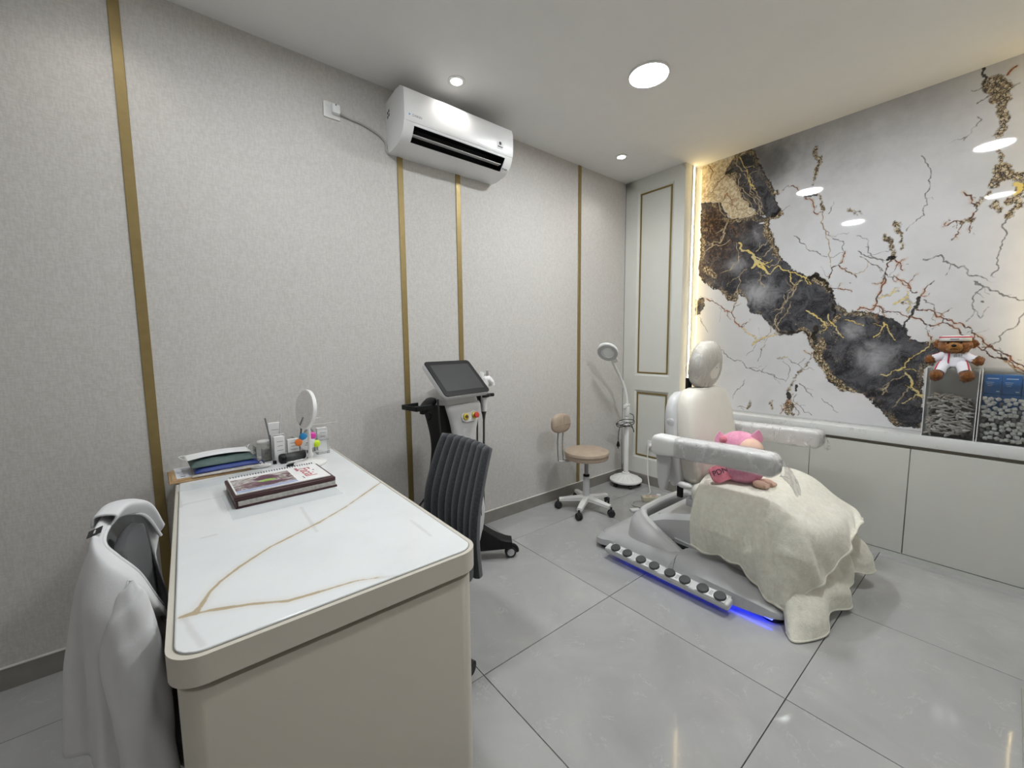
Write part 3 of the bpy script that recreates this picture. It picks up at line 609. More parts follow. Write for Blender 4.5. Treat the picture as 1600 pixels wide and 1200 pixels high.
# ---- marble feature wall in its niche
g = G(); g.box((XW+0.06, (1.80+YR)/2+0.3, H/2), (0.10, 4.0, H)); wall_back = struct('wall_back', g, 'ceiling_paint')
MY0, MY1, MZ0, MZ1 = -0.145, 1.803, 0.768, H
yy = np.arange(MY0, MY1+0.0016, 0.0032); zz = np.arange(MZ0, MZ1+0.0016, 0.0032)
Yg, Zg = np.meshgrid(yy, zz)
CR = {'gold': (1, 5, 0.6), 'brown': (2, 5, 0.62), 'grey': (3, 4, 0.75), 'tan': (4, 4, 0.7), 'speck': (5, 0, 0.85), 'black': (6, 2, 0.8)}
MB_LINES['grey'] += [(0.003, p) for _, p in crack_lines(MB_LINES['brown'], 11, 3, 0.3)[::9]]
attrs = {k: dist_field(yy, zz, crack_lines(v, *CR[k])) for k, v in MB_LINES.items()}
yc = np.arange(MY0, MY1+0.02, 0.0128); zc = np.arange(MZ0, MZ1+0.02, 0.0128)
def up_sample(a):
    fi = np.clip((yy-MY0)/0.0128, 0, len(yc)-1.001); fj = np.clip((zz-MZ0)/0.0128, 0, len(zc)-1.001)
    i = fi.astype(int); j = fj.astype(int); u = (fi-i)[None, :]; v = (fj-j)[:, None]
    return (a[j][:, i]*(1-u)*(1-v)+a[j][:, i+1]*u*(1-v)+a[j+1][:, i]*(1-u)*v+a[j+1][:, i+1]*u*v)
attrs['dark'] = up_sample(poly_sd(yc, zc, MB_DARK)); attrs['cream'] = up_sample(poly_sd(yc, zc, MB_CREAM))
def blobs(lst):
    a = np.zeros(Yg.shape, np.float32)
    for (cy, cz), r, w in lst: a = np.maximum(a, w*np.exp(-((Yg-cy)**2+(Zg-cz)**2)/(r*r)))
    return a
attrs['shade'] = blobs(MB_SHADE)*0.95; attrs['cloud'] = blobs(MB_CLOUD); attrs['rusty'] = blobs(MB_RUSTY)
field_sheet('marble_panel', (XW, 0, 0), (0, 1, 0), (0, 0, 1), yy, zz, attrs, 'feature_marble', wall_back)

# ---- panelled pilasters either side of the niche
def pilaster(name, ya, yb):
    """front face at XP between ya > yb with two recessed fields outlined in brass"""
    y0, y1 = yb, ya; w = y1-y0; yi, yo = y0+0.097, y1-0.128
    fields = [(0.235, 0.885), (1.022, 2.690)]
    g = G(); ch = 0.022; dp = 0.014
    zc_ = [0.0, fields[0][0], fields[0][1], fields[1][0], fields[1][1], H]
    yc_ = [y0, yi, yo, y1]
    for a in range(5):
        for b in range(3):
            if b == 1 and a in (1, 3):
                za, zb, p, q = zc_[a], zc_[a+1], yi, yo
                o4 = [(XP, p, za), (XP, q, za), (XP, q, zb), (XP, p, zb)]
                i4 = [(XP+dp, p+ch, za+ch), (XP+dp, q-ch, za+ch), (XP+dp, q-ch, zb-ch), (XP+dp, p+ch, zb-ch)]
                for k in range(4):
                    g.bm.faces.new([g.bm.verts.new(v) for v in (o4[k], o4[(k+1) % 4], i4[(k+1) % 4], i4[k])])
                g.bm.faces.new([g.bm.verts.new(v) for v in i4])
            else:
                p, q, za, zb = yc_[b], yc_[b+1], zc_[a], zc_[a+1]
                g.bm.faces.new([g.bm.verts.new(v) for v in ((XP, p, za), (XP, q, za), (XP, q, zb), (XP, p, zb))])
    for yv in (y0, y1):
        g.bm.faces.new([g.bm.verts.new(v) for v in ((XP, yv, 0), (XW, yv, 0), (XW, yv, H), (XP, yv, H))])
    o = struct(name, g, 'panel_paint', ang=20)
    for (za, zb) in fields:
        g = G(); p, q, a, b, t = yi+ch, yo-ch, za+ch, zb-ch, 0.013
        for c, s in (((XP+dp-0.002, (p+q)/2, a+t/2), (0.008, q-p, t)), ((XP+dp-0.002, (p+q)/2, b-t/2), (0.008, q-p, t)),
                     ((XP+dp-0.002, p+t/2, (a+b)/2), (0.008, t, b-a-2*t)), ((XP+dp-0.002, q-t/2, (a+b)/2), (0.008, t, b-a-2*t))):
            g.box(c, s)
        obj('brass_frame', g, 'brass_dark', o)
    return o
pil = pilaster('wall_corner', 2.3795, 1.803)
pilaster('wall_corner_right', -0.145, YR)
g = G(); g.box((XP-0.006, (1.803+2.372)/2, 0.043), (0.012, 2.372-1.803, 0.086)); struct('baseboard_back', g, 'baseboard_tile')
g = G(); g.box((XP+0.002, 2.3815, H/2), (0.004, 0.004, H)); struct('trim_5', g, 'grout_gap_shade')  # thin dark strip painting in the shade of the corner gap

# ---- warm cove strips in the niche corners
for yv, lab in ((1.803, 'warm glowing LED strip upright at left edge of marble wall'), (-0.145, 'warm glowing LED strip upright at right edge of marble wall')):
    s = -1 if yv > 0 else 1
    t = thing('led_strip', lab, 'LED strip', (3.436, yv+s*0.004, 0.775), 0, 'cove strips')
    g = G(); g.box((0, 0, 1.01), (0.020, 0.008, 2.02)); obj('channel', g, 'white_plastic', t)
    g = G(); g.box((0.0, s*0.006, 1.01), (0.012, 0.005, 2.015), 0.002, 1); obj('diffuser', g, 'led_glow', t)

# ---- low cabinets and worktop
cab_y = [1.799, 1.335, 0.841, 0.347, -0.141]
clab = ['grey base cabinet hidden behind the treatment chair back', 'grey base cabinet behind the wrapped far armrest', 'grey base cabinet between blanket and the rightmost cabinet', 'grey base cabinet below the teddy bear at right frame edge']
for k in range(4):
    a, b = cab_y[k+1], cab_y[k]
    t = thing('base_cabinet', clab[k], 'cabinet', (XP, (a+b)/2, 0), 0, 'cabinets under the marble wall')
    g = G(); g.box((0.100, 0, 0.362), (0.160, b-a-0.002, 0.655)); obj('carcass', g, 'cabinet_paint', t)
    g = G(); g.box((0.009, 0, 0.357), (0.018, b-a-0.004, 0.648), 0.0012, 1); obj('door', g, 'cabinet_paint', t)
    g = G(); g.box((0.020, 0, 0.6915), (0.004, b-a-0.001, 0.022)); obj('finger_groove', g, 'desk_groove', t)
g = G(); g.box((XP+0.022, 0.83, 0.0145), (0.04, 1.94, 0.029)); struct('trim_6', g, 'cabinet_paint')
g = G(); g.box(((XP+XW)/2-0.006, 0.829, 0.7355), (XW-XP+0.008, 1.942, 0.065), 0.002, 2)
single('worktop', g, 'counter_stone', 'long white stone worktop over the base cabinets', 'worktop')

# ---- lights
def panel_light(x, y, lab, glow='panel_glow'):
    t = thing('ceiling_light', lab, 'light', (x, y, H), 0, 'round panel lights')
    g = G(); g.lathe([(0.100, 0.0), (0.111, -0.001), (0.112, -0.006), (0.104, -0.010), (0.099, -0.006)], 40, cap=False); obj('rim', g, 'white_plastic', t)
    g = G(); g.lathe([(0.0, -0.0065), (0.099, -0.0065), (0.099, -0.004), (0.0, -0.004)], 40, cap=False); obj('diffuser', g, glow, t)
panel_light(2.10, 1.375, 'large round panel light in ceiling before the marble wall')
panel_light(2.10, 0.205, 'large round panel light mirrored upper right in marble')
panel_light(0.41, 1.375, 'large round panel light over the desk, mirrored in marble', 'desk_panel_glow')
panel_light(0.41, 0.205, 'large round panel light mirrored lower right in marble', 'door_panel_glow')
def spot(x, y, lab):
    t = thing('downlight', lab, 'light', (x, y, H), 0, 'small recessed downlights')
    g = G(); g.lathe([(0.030, 0.0), (0.050, -0.0005), (0.051, -0.003), (0.046, -0.006), (0.034, -0.005), (0.030, 0.0)], 32, cap=False); obj('rim', g, 'white_plastic', t)
    g = G(); g.lathe([(0.0, -0.0040), (0.031, -0.0030), (0.031, -0.0005), (0.0, -0.0005)], 24, cap=False); obj('lens', g, 'spot_glow', t)
    l = bpy.data.lights.new('lamp', 'SPOT'); l.energy = SPOT_LIGHT; l.spot_size = math.radians(125); l.spot_blend = 0.85; l.shadow_soft_size = 0.03
    l.color = (1.0, 0.96, 0.90); lo = bpy.data.objects.new('lamp', l); C.objects.link(lo); lo.parent = t; lo.location = (0, 0, -0.03)
spot(1.295, 2.080, 'small round downlight above the air conditioner')
spot(2.810, 2.072, 'small round downlight in ceiling by the panelled corner')
spot(-0.190, 2.060, 'small round downlight over left end of wallpapered wall')

# ---- mat standing in for an unidentified dark edge at the right
t = thing('mat_stand_in', 'dark mat standing in for an unknown dark edge at bottom right', 'mat', (1.75, -0.37, 0))
g = G(); g.prism(rrect(0, 0, 1.30, 0.53, 0.02, 4), 0.001, 0.008, bev=0.003); obj('border', g, 'mat_border', t)
g = G(); g.prism(rrect(0, 0, 1.28, 0.51, 0.015, 4), 0.002, 0.0105, bev=0.002); obj('pile', g, 'mat_dark', t)

# ================================================================== desk and what lies on it
DZ = 0.765; DX0, DX1, DY0, DY1 = -0.066, 0.603, 0.888, 2.381
dcx, dcy, dw, dl = (DX0+DX1)/2, (DY0+DY1)/2, DX1-DX0, DY1-DY0
def desk_poly(ins, r, wall=0.0):
    """outline with the two near corners rounded, square at the wall"""
    x0, x1, y0, y1 = DX0+ins-dcx, DX1-ins-dcx, DY0+ins-dcy, DY1-wall-dcy; out = []
    for cx, a0 in ((x0+r, PI), (x1-r, 1.5*PI)):
        for k in range(11):
            a = a0+PI/2*k/10; out.append((cx+r*math.cos(a), y0+r+r*math.sin(a)))
    return out+[(x1, y1), (x0, y1)]
desk = thing('desk', 'cream desk with white marble top and rounded near corners', 'desk', (dcx, dcy, 0))
g = G(); g.prism(desk_poly(0, 0.060), DZ-0.060, DZ-0.0035, bev=0.004); obj('top_frame', g, 'desk_paint', desk)
g = G(); g.prism(desk_poly(0.011, 0.050, 0.002), DZ-0.0055, DZ-0.0028); obj('inlay_joint', g, 'desk_groove', desk)
# stone inlay: dense sheet with the vein fields, cut to the rounded outline
ins = 0.0135
us = np.arange(DX0+ins, DX1-ins+0.001, 0.004); vs_ = np.arange(DY0+ins, DY1-0.002, 0.004)
fv = dist_field(us, vs_, DESK_VEIN, 0.05); ff = dist_field(us, vs_, DESK_FAINT, 0.05)
inlay = field_sheet('marble_inlay', (-dcx, -dcy, DZ), (1, 0, 0), (0, 1, 0), us, vs_, {'vein': fv, 'faint': ff}, 'white_marble', desk)
bm = bmesh.new(); bm.from_mesh(inlay.data); rr_ = 0.048
kill = []
for v in bm.verts:
    x, y = v.co.x+dcx, v.co.y+dcy
    for cx, sx in ((DX0+ins+rr_, -1), (DX1-ins-rr_, 1)):
        if (x-cx)*sx > 0 and y < DY0+ins+rr_:
            dx, dy = x-cx, y-(DY0+ins+rr_); d = math.hypot(dx, dy)
            if d > rr_+0.006: kill.append(v)
            elif d > rr_: v.co.x = cx+dx/d*rr_-dcx; v.co.y = DY0+ins+rr_+dy/d*rr_-dcy
bmesh.ops.delete(bm, geom=kill, context='VERTS')
be = [e for e in bm.edges if e.is_boundary]
q = bmesh.ops.extrude_edge_only(bm, edges=be)
bmesh.ops.translate(bm, vec=(0, 0, -0.004), verts=[v for v in q['geom'] if isinstance(v, bmesh.types.BMVert)])
bm.to_mesh(inlay.data); bm.free()
# end panel towards the room, groove, wall-side panel and modesty board
def endpoly(y0, y1, ins, r):
    x0, x1 = DX0+ins-dcx, DX1-ins-dcx; y0 -= dcy; y1 -= dcy; out = []
    for cx, a0 in ((x0+r, PI), (x1-r, 1.5*PI)):
        for k in range(9):
            a = a0+PI/2*k/8; out.append((cx+r*math.cos(a), y0+r+r*math.sin(a)))
    return out+[(x1, y1), (x0, y1)]
g = G(); g.prism(endpoly(DY0+0.012, DY0+0.11, 0.012, 0.050), 0.0, DZ-0.078, bev=0.0015, seg=1); obj('end_panel', g, 'desk_paint', desk)
g = G(); g.prism(endpoly(DY0+0.026, DY0+0.10, 0.026, 0.040), DZ-0.079, DZ-0.059); obj('shadow_groove', g, 'desk_groove', desk)
g = G(); g.box((0, DY1-0.03-dcy, (DZ-0.06)/2), (dw-0.03, 0.05, DZ-0.06)); obj('wall_panel', g, 'desk_paint', desk)
g = G(); g.box((0, 0.02, (DZ-0.06)/2+0.09), (0.022, dl-0.16, DZ-0.24)); obj('modesty_panel', g, 'desk_paint', desk)

# ---- menu books with spiral booklet
bz = DZ; bc = (0.263, 1.768); brot = math.radians(2.6)
def menu_book(z, lab, dx=0.0, dy=0.0, shut=False):
    t = thing('menu_book', lab, 'book', (bc[0]+dx, bc[1]+dy, z), brot, 'maroon menu books')
    g = G()
    if shut: g.box((0, 0, 0.007), (0.335, 0.245, 0.014), 0.0015, 1)
    else:
        g.box((0, 0, 0.004), (0.335, 0.245, 0.008), 0.001, 1); g.box((-0.165, 0, 0.013), (0.005, 0.245, 0.025), 0.001, 1)
    obj('cover', g, 'maroon', t)
    if not shut:
        for k in range(5):
            g = G(); g.box((0.001, -0.002, 0.0098+k*0.0033), (0.324-0.003*(k % 2), 0.236, 0.0029)); obj('leaf_bundle', g, 'page_grey', t)
menu_book(bz, 'lower maroon menu book, flat on the marble desk top'); menu_book(bz+0.0262, 'upper maroon menu book under the spiral booklet', -0.004, 0.003, True)
t = thing('spiral_booklet', 'spiral bound Facial booklet on top of the maroon books', 'booklet', (bc[0]-0.006, bc[1]+0.012, bz+0.0408), brot)
g = G(); g.box((0, 0, 0.0025), (0.315, 0.225, 0.005), 0.0008, 1); obj('pages', g, 'paper_white', t)
g = G(); g.box((-0.055, -0.008, 0.0053), (0.195, 0.155, 0.0006)); ph = obj('cover_picture', g, 'cover_photo', t)
for nm, c, s, m_ in (('sky_band', (-0.055, -0.093, 0.0053), (0.195, 0.026, 0.0007), 'cover_sky'),):
    g = G(); g.box(c, s); obj(nm, g, m_, t)
g = G(); g.prism([(-0.03, 0.02), (0.0, 0.055), (0.03, 0.045), (0.06, 0.02), (0.03, -0.01), (-0.02, 0.0)], 0.0057, 0.0061, T3(-0.055, 0.005, 0)); g.prism([(-0.06, -0.055), (-0.01, -0.03), (0.04, -0.045), (0.075, -0.06), (-0.02, -0.075)], 0.0057, 0.0061, T3(-0.03, 0.0, 0)); obj('plum_shapes', g, 'cover_plum', ph)
g = G(); g.prism([(-0.03, 0.0), (-0.005, 0.016), (0.03, 0.008), (0.024, -0.012), (-0.012, -0.016)], 0.0061, 0.0064, T3(-0.045, -0.012, 0)); obj('leaf_shape', g, 'cover_green', ph)
text('Facial', 0.060, T3(0.098, -0.004, 0.0053) @ R3(0, 0, -PI/2), 'print_red', t)
text('menu', 0.022, T3(0.075, 0.055, 0.0053) @ R3(0, 0, -PI/2), 'print_red', t)
for c, s in (((0.126, 0.01, 0.0053), (0.006, 0.012, 0.0006)), ((0.070, -0.07, 0.0053), (0.004, 0.03, 0.0006))):
    g = G(); g.box(c, s); obj('small_print', g, 'print_grey', t)
g = G()
for k in range(32):
    x = -0.148+k*0.0095
    g.tube([(x, 0.108+0.006*math.cos(a), 0.0035+0.006*math.sin(a)) for a in np.linspace(0, 2*PI, 9)[:-1]], 0.0012, 5, closed=True)
obj('spiral_wire', g, 'print_dark', t)
# clear protective sheets left on the stone
for (x, y, sx, sy, rz, lab) in ((0.250, 1.700, 0.345, 0.30, brot, 'clear plastic sheet lying under the maroon books'), (0.09, 2.05, 0.30, 0.11, 0.05, 'clear plastic strip lying in front of the kraft pad')):
    g = G(); g.box((0, 0, 0.0004), (sx, sy, 0.0006)); single('clear_sheet', g, 'desk_clear', lab, 'plastic sheet', (x, y, DZ+0.0002), rz)

# ---- stack at the left back corner
kz = DZ+0.001
g = G(); pts = [(-0.135, -0.098), (0.135, -0.085), (0.140, 0.095)]
n_ = 18
left = [(-0.140+(0.004 if k % 2 else -0.003), 0.112-(0.210)*k/n_) for k in range(n_+1)]
g.prism([(0.140, -0.086), (0.142, 0.110)]+left, 0, 0.006, bev=0.001, seg=1)
g.prism([(0.138, -0.083), (0.138, 0.108), (-0.130, 0.108), (-0.132, -0.09)], 0.0062, 0.010)
single('cardboard_pad', g, 'kraft', 'brown corrugated cardboard pad under the pouches', 'cardboard', (0.052, 2.215, kz), math.radians(3))
z = kz+0.0105
t = thing('paper_sheet', 'white printed sheet poking out left of the pouches', 'paper', (0.010, 2.245, z), math.radians(4))
g = G(); g.box((0, 0, 0.0006), (0.155, 0.190, 0.0012)); obj('sheet', g, 'paper', t)
for c, s in (((-0.055, -0.07, 0.0014), (0.016, 0.010, 0.0005)), ((-0.055, 0.02, 0.0014), (0.03, 0.004, 0.0005)), ((-0.06, 0.0, 0.0014), (0.02, 0.003, 0.0005))):
    g = G(); g.box(c, s); obj('print_line', g, 'print_grey', t)
def pouch(name, x, y, z, sx, sy, h, rz, m_, lab, cat, tilt=0.0, droop=0.0):
    nx, ny = 12, 9; top = np.zeros((ny, nx, 3)); bot = np.zeros((ny, nx, 3))
    for j in range(ny):
        for i in range(nx):
            u, v = i/(nx-1)*2-1, j/(ny-1)*2-1; e = (1-u**6)*(1-v**4)
            px, py = u*sx/2, v*sy/2; w = 0.0016*math.sin(9*u+4*v)+0.0012*math.sin(13*v-5*u)
            top[j, i] = (px, py, h*(0.18+0.82*e**0.6)+w*e-droop*v*v-tilt*0); bot[j, i] = (px, py, 0.0-droop*v*v)
    g = G(); g.grid(top); g.grid(bot)
    for e_ in (0, -1):
        g.grid(np.array([top[e_], bot[e_]])); g.grid(np.array([top[:, e_], bot[:, e_]]))
    return single(name, g, m_, lab, cat, (x, y, z), rz, ang=60)
pouch('clear_pouch', 0.118, 2.215, z+0.0022, 0.262, 0.185, 0.010, math.radians(2), 'page_grey', 'grey clear-fronted pouch at bottom of the pouch stack', 'pouch')
pouch('blue_pouch', 0.112, 2.222, z+0.0125, 0.236, 0.165, 0.022, math.radians(3), 'blue_cloth', 'bright blue pouch in the middle of the stack', 'pouch')
t_ = pouch('green_pouch', 0.100, 2.232, z+0.0345, 0.236, 0.160, 0.024, math.radians(4), 'green_cloth', 'grey-green pouch below the white face mask', 'pouch')
t = thing('face_mask', 'white face mask on top of the grey-green pouch', 'mask', (0.086, 2.245, z+0.0590), math.radians(5))
nx, ny = 22, 12; P = np.zeros((ny, nx, 3))
for j in range(ny):
    for i in range(nx):
        u, v = i/(nx-1)*2-1, j/(ny-1)*2-1
        P[j, i] = (u*0.118, v*0.058, 0.004+0.008*(1-u*u)+0.0022*math.sin(v*11)*(1-u*u))
g = G(); g.grid(P); solid(obj('pleats', g, 'mask_white', t, ang=60), 0.002)
g = G(); g.tube(cr_spline([(0.112, 0.05, 0.006), (0.130, 0.035, 0.016), (0.122, 0.0, 0.022), (0.108, -0.03, 0.012), (0.112, -0.052, 0.006)], 6), 0.0016, 6); obj('ear_loop', g, 'mask_white', t)
g = G(); g.tube(cr_spline([(-0.112, 0.05, 0.006), (-0.135, 0.02, 0.010), (-0.128, -0.03, 0.008), (-0.112, -0.052, 0.006)], 6), 0.0016, 6)
obj('ear_loop', g, 'mask_white', t)
g = G(); g.tube(cr_spline([(0.225, 2.165, DZ+0.02), (0.243, 2.148, DZ+0.035), (0.252, 2.142, DZ+0.014), (0.240, 2.138, DZ+0.013), (0.236, 2.150, DZ+0.022)], 5), 0.0022, 6)
single('cord_tie', g, 'blue_cloth', 'blue drawstring loop at right end of the pouch stack', 'drawstring')

# ---- small things by the mirror
t = thing('soap_puck', 'flat white oval case in front of the pouch stack', 'case', (0.238, 2.145, DZ+0.0005), math.radians(-6))
g = G(); g.ell((0, 0, 0.009), (0.042, 0.018, 0.009), 24, 10, p=0.8); obj('shell', g, 'white_plastic', t)
g = G(); g.tube([(0.0425*math.cos(a), 0.0182*math.sin(a), 0.009) for a in np.linspace(0, 2*PI, 25)[:-1]], 0.0009, 5, closed=True); obj('seam', g, 'pale_grey_plastic', t)
t = thing('makeup_caddy', 'clear acrylic cup caddy holding pens and brushes', 'caddy', (0.318, 2.245, DZ), math.radians(8))
for (x, y, w, d, h) in ((-0.055, 0.030, 0.060, 0.055, 0.080), (0.008, 0.020, 0.052, 0.055, 0.125), (0.062, 0.025, 0.052, 0.055, 0.095)):
    g = G(); th = 0.002
    for c, s in (((x, y-d/2, h/2), (w, th, h)), ((x, y+d/2, h/2), (w, th, h)), ((x-w/2, y, h/2), (th, d, h)), ((x+w/2, y, h/2), (th, d, h)), ((x, y, 0.001), (w, d, 0.002))): g.box(c, s)
    obj('cup', g, 'acrylic', t)
g = G(); g.box((0.008, -0.0085, 0.127), (0.056, 0.006, 0.005)); g.box((-0.020, -0.0085, 0.065), (0.003, 0.004, 0.13)); obj('rim_edge', g, 'white_plastic', t)
def stick(x0, y0, z0, x1, y1, z1, r, m_, name, lab, cat, tip=None):
    t = thing(name, lab, cat, (x0, y0, z0)); d = Vector((x1-x0, y1-y0, z1-z0))
    g = G(); g.tube([(0, 0, 0), tuple(d*0.5), tuple(d)], [r*0.85, r, r], 8); obj('shaft', g, m_, t)
    if tip:
        g = G(); g.tube([tuple(d), tuple(d*1.05), tuple(d*1.22), tuple(d*1.3)], [r, r*1.5, r*1.2, r*0.3], 8); obj('tip', g, tip, t)
stick(0.310, 2.262, DZ+0.004, 0.278, 2.235, DZ+0.215, 0.0035, 'gunmetal', 'tweezers', 'slim steel tweezers leaning left in the caddy', 'tweezers')
stick(0.328, 2.262, DZ+0.004, 0.348, 2.250, DZ+0.225, 0.0040, 'pale_grey_plastic', 'spatula', 'upright pale spatula in the caddy', 'spatula')
stick(0.425, 2.285, DZ+0.004, 0.440, 2.275, DZ+0.135, 0.0040, 'dark_grey', 'makeup_brush', 'small brush with black tip behind the mirror', 'brush', 'black_plastic')
def carton(x, y, z, sx, sy, sz, rz, lab, m_='paper_white', lines=3):
    t = thing('carton', lab, 'carton', (x, y, z), rz, 'small cartons by the mirror')
    g = G(); g.box((0, 0, sz/2), (sx, sy, sz), 0.0012, 1); b = obj('box', g, m_, t)
    for k in range(lines):
        g = G(); g.box((0.002, -sy/2-0.0002, sz*(0.8-0.17*k)), (sx*(0.6-0.1*(k % 2)), 0.0006, 0.0022)); obj('print_line', g, 'print_grey', t)
carton(0.325, 2.205, DZ, 0.046, 0.022, 0.125, math.radians(8), 'tall narrow white carton in front of the caddy')
carton(0.322, 2.295, DZ+0.004, 0.050, 0.018, 0.175, math.radians(-4), 'printed white carton standing inside the caddy')
carton(0.276, 2.262, DZ+0.003, 0.034, 0.026, 0.060, math.radians(10), 'small pale carton in leftmost caddy cup', 'page_grey', 2)
carton(0.392, 2.245, DZ, 0.052, 0.022, 0.095, math.radians(2), 'short white carton behind the hair roller')
carton(0.545, 2.315, DZ, 0.050, 0.030, 0.120, math.radians(0), 'white printed carton behind the desk mirror')
g = G(); g.lathe([(0.0, 0.0), (0.026, 0.0), (0.028, 0.004), (0.028, 0.012), (0.024, 0.016), (0.0, 0.017)], 28); single('compact_jar', g, 'white_plastic', 'white jar lid topping the leftmost caddy cup', 'jar', (0.270, 2.282, DZ+0.083))
g = G(); g.box((0, 0, 0.008), (0.016, 0.014, 0.016), 0.003); single('black_cap', g, 'black_plastic', 'tiny black cap between cartons and pouches', 'cap', (0.298, 2.172, DZ))
t = thing('hair_roller', 'black hair roller lying beside the tall white carton', 'roller', (0.382, 2.172, DZ+0.0232), math.radians(12))
g = G(); g.lathe([(0.0, -0.055), (0.019, -0.055), (0.021, -0.050), (0.021, 0.045), (0.018, 0.05), (0.0, 0.05)], 22, R3(0, PI/2, 0)); obj('barrel', g, 'dark_grey', t)
g = G(); g.lathe([(0.010, -0.064), (0.021, -0.064), (0.023, -0.058), (0.023, -0.046), (0.021, -0.042), (0.010, -0.042)], 24, R3(0, PI/2, 0)); obj('end_ring', g, 'black_plastic', t)
t = thing('flower_marker', 'white flower marker with orange, blue, pink and lime tips', 'marker', (0.440, 2.146, DZ+0.083))
g = G(); g.ell((0, 0, 0), (0.036, 0.010, 0.034), 22, 12); obj('hub', g, 'white_plastic', t)
for a, m_, nm in ((165, 'orange', 'orange tip'), (118, 'cyan', 'blue tip'), (58, 'magenta', 'pink tip'), (-12, 'lime', 'lime tip')):
    g = G(); ca, sa = math.cos(math.radians(a)), math.sin(math.radians(a)); g.ell((0.040*ca, 0, 0.040*sa), (0.0185, 0.010, 0.0185), 16, 10); obj('tip', g, m_, t, label=nm)
for c, s in (((0, -0.0102, 0.004), (0.020, 0.001, 0.004)), ((0, -0.0098, -0.006), (0.030, 0.001, 0.002))):
    g = G(); g.box(c, s); obj('print_line', g, 'print_grey', t)
g = G(); g.tube([(0.0, 0.0, -0.033), (0.002, 0.004, -0.06), (0.002, 0.006, -0.0825)], [0.006, 0.006, 0.012], 10); obj('foot', g, 'dark_grey', t)
g = G(); g.box((0, 0, 0.004), (0.075, 0.012, 0.008), 0.003, 2); single('white_pen', g, 'white_plastic', 'white pen lying against the mirror base', 'pen', (0.375, 2.105, DZ+0.010), math.radians(14))
g = G(); g.box((0, 0, 0.005), (0.050, 0.016, 0.010), 0.003, 2); g.box((0.03, 0.0, 0.004), (0.018, 0.009, 0.006), 0.002, 2); single('hair_clip', g, 'black_plastic', 'small black clip beside the mirror base', 'clip', (0.358, 2.090, DZ), math.radians(20))
t = thing('pump_bottle', 'clear bottle with pump behind the mirror', 'bottle', (0.482, 2.315, DZ), 0.2)
g = G(); g.lathe([(0.0, 0.0), (0.026, 0.0), (0.028, 0.005), (0.028, 0.095), (0.020, 0.115), (0.009, 0.122), (0.009, 0.130), (0.0, 0.130)], 24); obj('flask', g, 'acrylic', t)
g = G(); g.lathe([(0.0, 0.128), (0.011, 0.128), (0.011, 0.150), (0.004, 0.152), (0.004, 0.168), (0.0, 0.168)], 16); g.box((0.03, 0, 0.171), (0.075, 0.010, 0.008), 0.003); obj('pump', g, 'pale_grey_plastic', t)
g = G(); g.box((0, 0, 0), (0.130, 0.018, 0.0016)); single('ruler', g, 'page_grey', 'thin clear ruler sticking out right behind the mirror', 'ruler', (0.545, 2.262, DZ+0.150), 0.0)
g = G(); g.box((0, 0, 0.0), (0.062, 0.050, 0.075), 0.002, 1); single('ruler_holder', g, 'acrylic', 'clear block at the back propping the ruler', 'holder', (0.525, 2.235, DZ+0.0376+0.001), 0.0)
# desk mirror
t = thing('desk_mirror', 'round white table mirror on a disc base', 'mirror', (0.430, 2.060, DZ))
g = G(); g.lathe([(0.0, 0.0), (0.068, 0.0), (0.072, 0.004), (0.071, 0.010), (0.060, 0.016), (0.030, 0.020), (0.015, 0.026), (0.010, 0.034), (0.0, 0.035)], 40); obj('base', g, 'white_plastic', t)
g = G(); g.lathe([(0.0, 0.030), (0.008, 0.030), (0.014, 0.038), (0.014, 0.048), (0.009, 0.056), (0.008, 0.09), (0.007, 0.150), (0.006, 0.178), (0.0, 0.178)], 20); obj('stem', g, 'white_plastic', t)
Mm = T3(-0.004, 0.0, 0.262) @ R3(0, 0, math.radians(12)) @ R3(0, math.radians(90+7), 0)
g = G(); g.lathe([(0.082, -0.006), (0.092, -0.006), (0.093, 0.0), (0.092, 0.010), (0.086, 0.012), (0.0, 0.012)], 48, Mm @ T3(0, 0, -0.006), cap=False); g.lathe([(0.082, -0.006), (0.083, -0.001)], 48, Mm @ T3(0, 0, -0.006), cap=False)
fr = obj('frame', g, 'white_plastic', t)
g = G(); g.lathe([(0.0, 0.0), (0.084, 0.0), (0.084, 0.002), (0.0, 0.002)], 48, Mm @ T3(0, 0, -0.0125)); obj('glass', g, 'mirror_glass', t)

# ================================================================== on the wall
# ---- air conditioner
AX0, AX1 = 1.000, 1.748
ac = thing('air_conditioner', 'white split air conditioner mounted high on the wall', 'air conditioner', ((AX0+AX1)/2, YW, 2.43))
hw = (AX1-AX0)/2
def ac_ext(prof, xa, xb, g):
    loops = [[(x, -d, z-2.43) for d, z in prof] for x in (xa, xb)]
    g.loft(loops, True); return g
P_full = [(0.0, 2.435), (0.0, 2.715), (0.150, 2.725), (0.205, 2.718), (0.238, 2.698), (0.246, 2.668), (0.247, 2.60), (0.244, 2.545), (0.236, 2.512), (0.216, 2.478), (0.185, 2.450), (0.150, 2.438), (0.06, 2.430)]
P_cut = [(0.0, 2.435), (0.0, 2.715), (0.150, 2.725), (0.205, 2.718), (0.238, 2.698), (0.246, 2.668), (0.247, 2.60), (0.244, 2.545), (0.237, 2.516), (0.150, 2.545), (0.110, 2.500), (0.115, 2.462), (0.182, 2.449), (0.150, 2.438), (0.06, 2.430)]
g = G(); ac_ext(P_full, -hw, -hw+0.060, g); ac_ext(P_cut, -hw+0.060, hw-0.060, g); ac_ext(P_full, hw-0.060, hw, g)
body = obj('body', g, 'ac_white', ac, ang=30)
g = G(); loops = [[(x, -d, z-2.43) for d, z in ((0.238, 2.513), (0.149, 2.542), (0.112, 2.500), (0.117, 2.464), (0.183, 2.451))] for x in (-hw+0.0605, hw-0.0605)]
g.grid(loops)
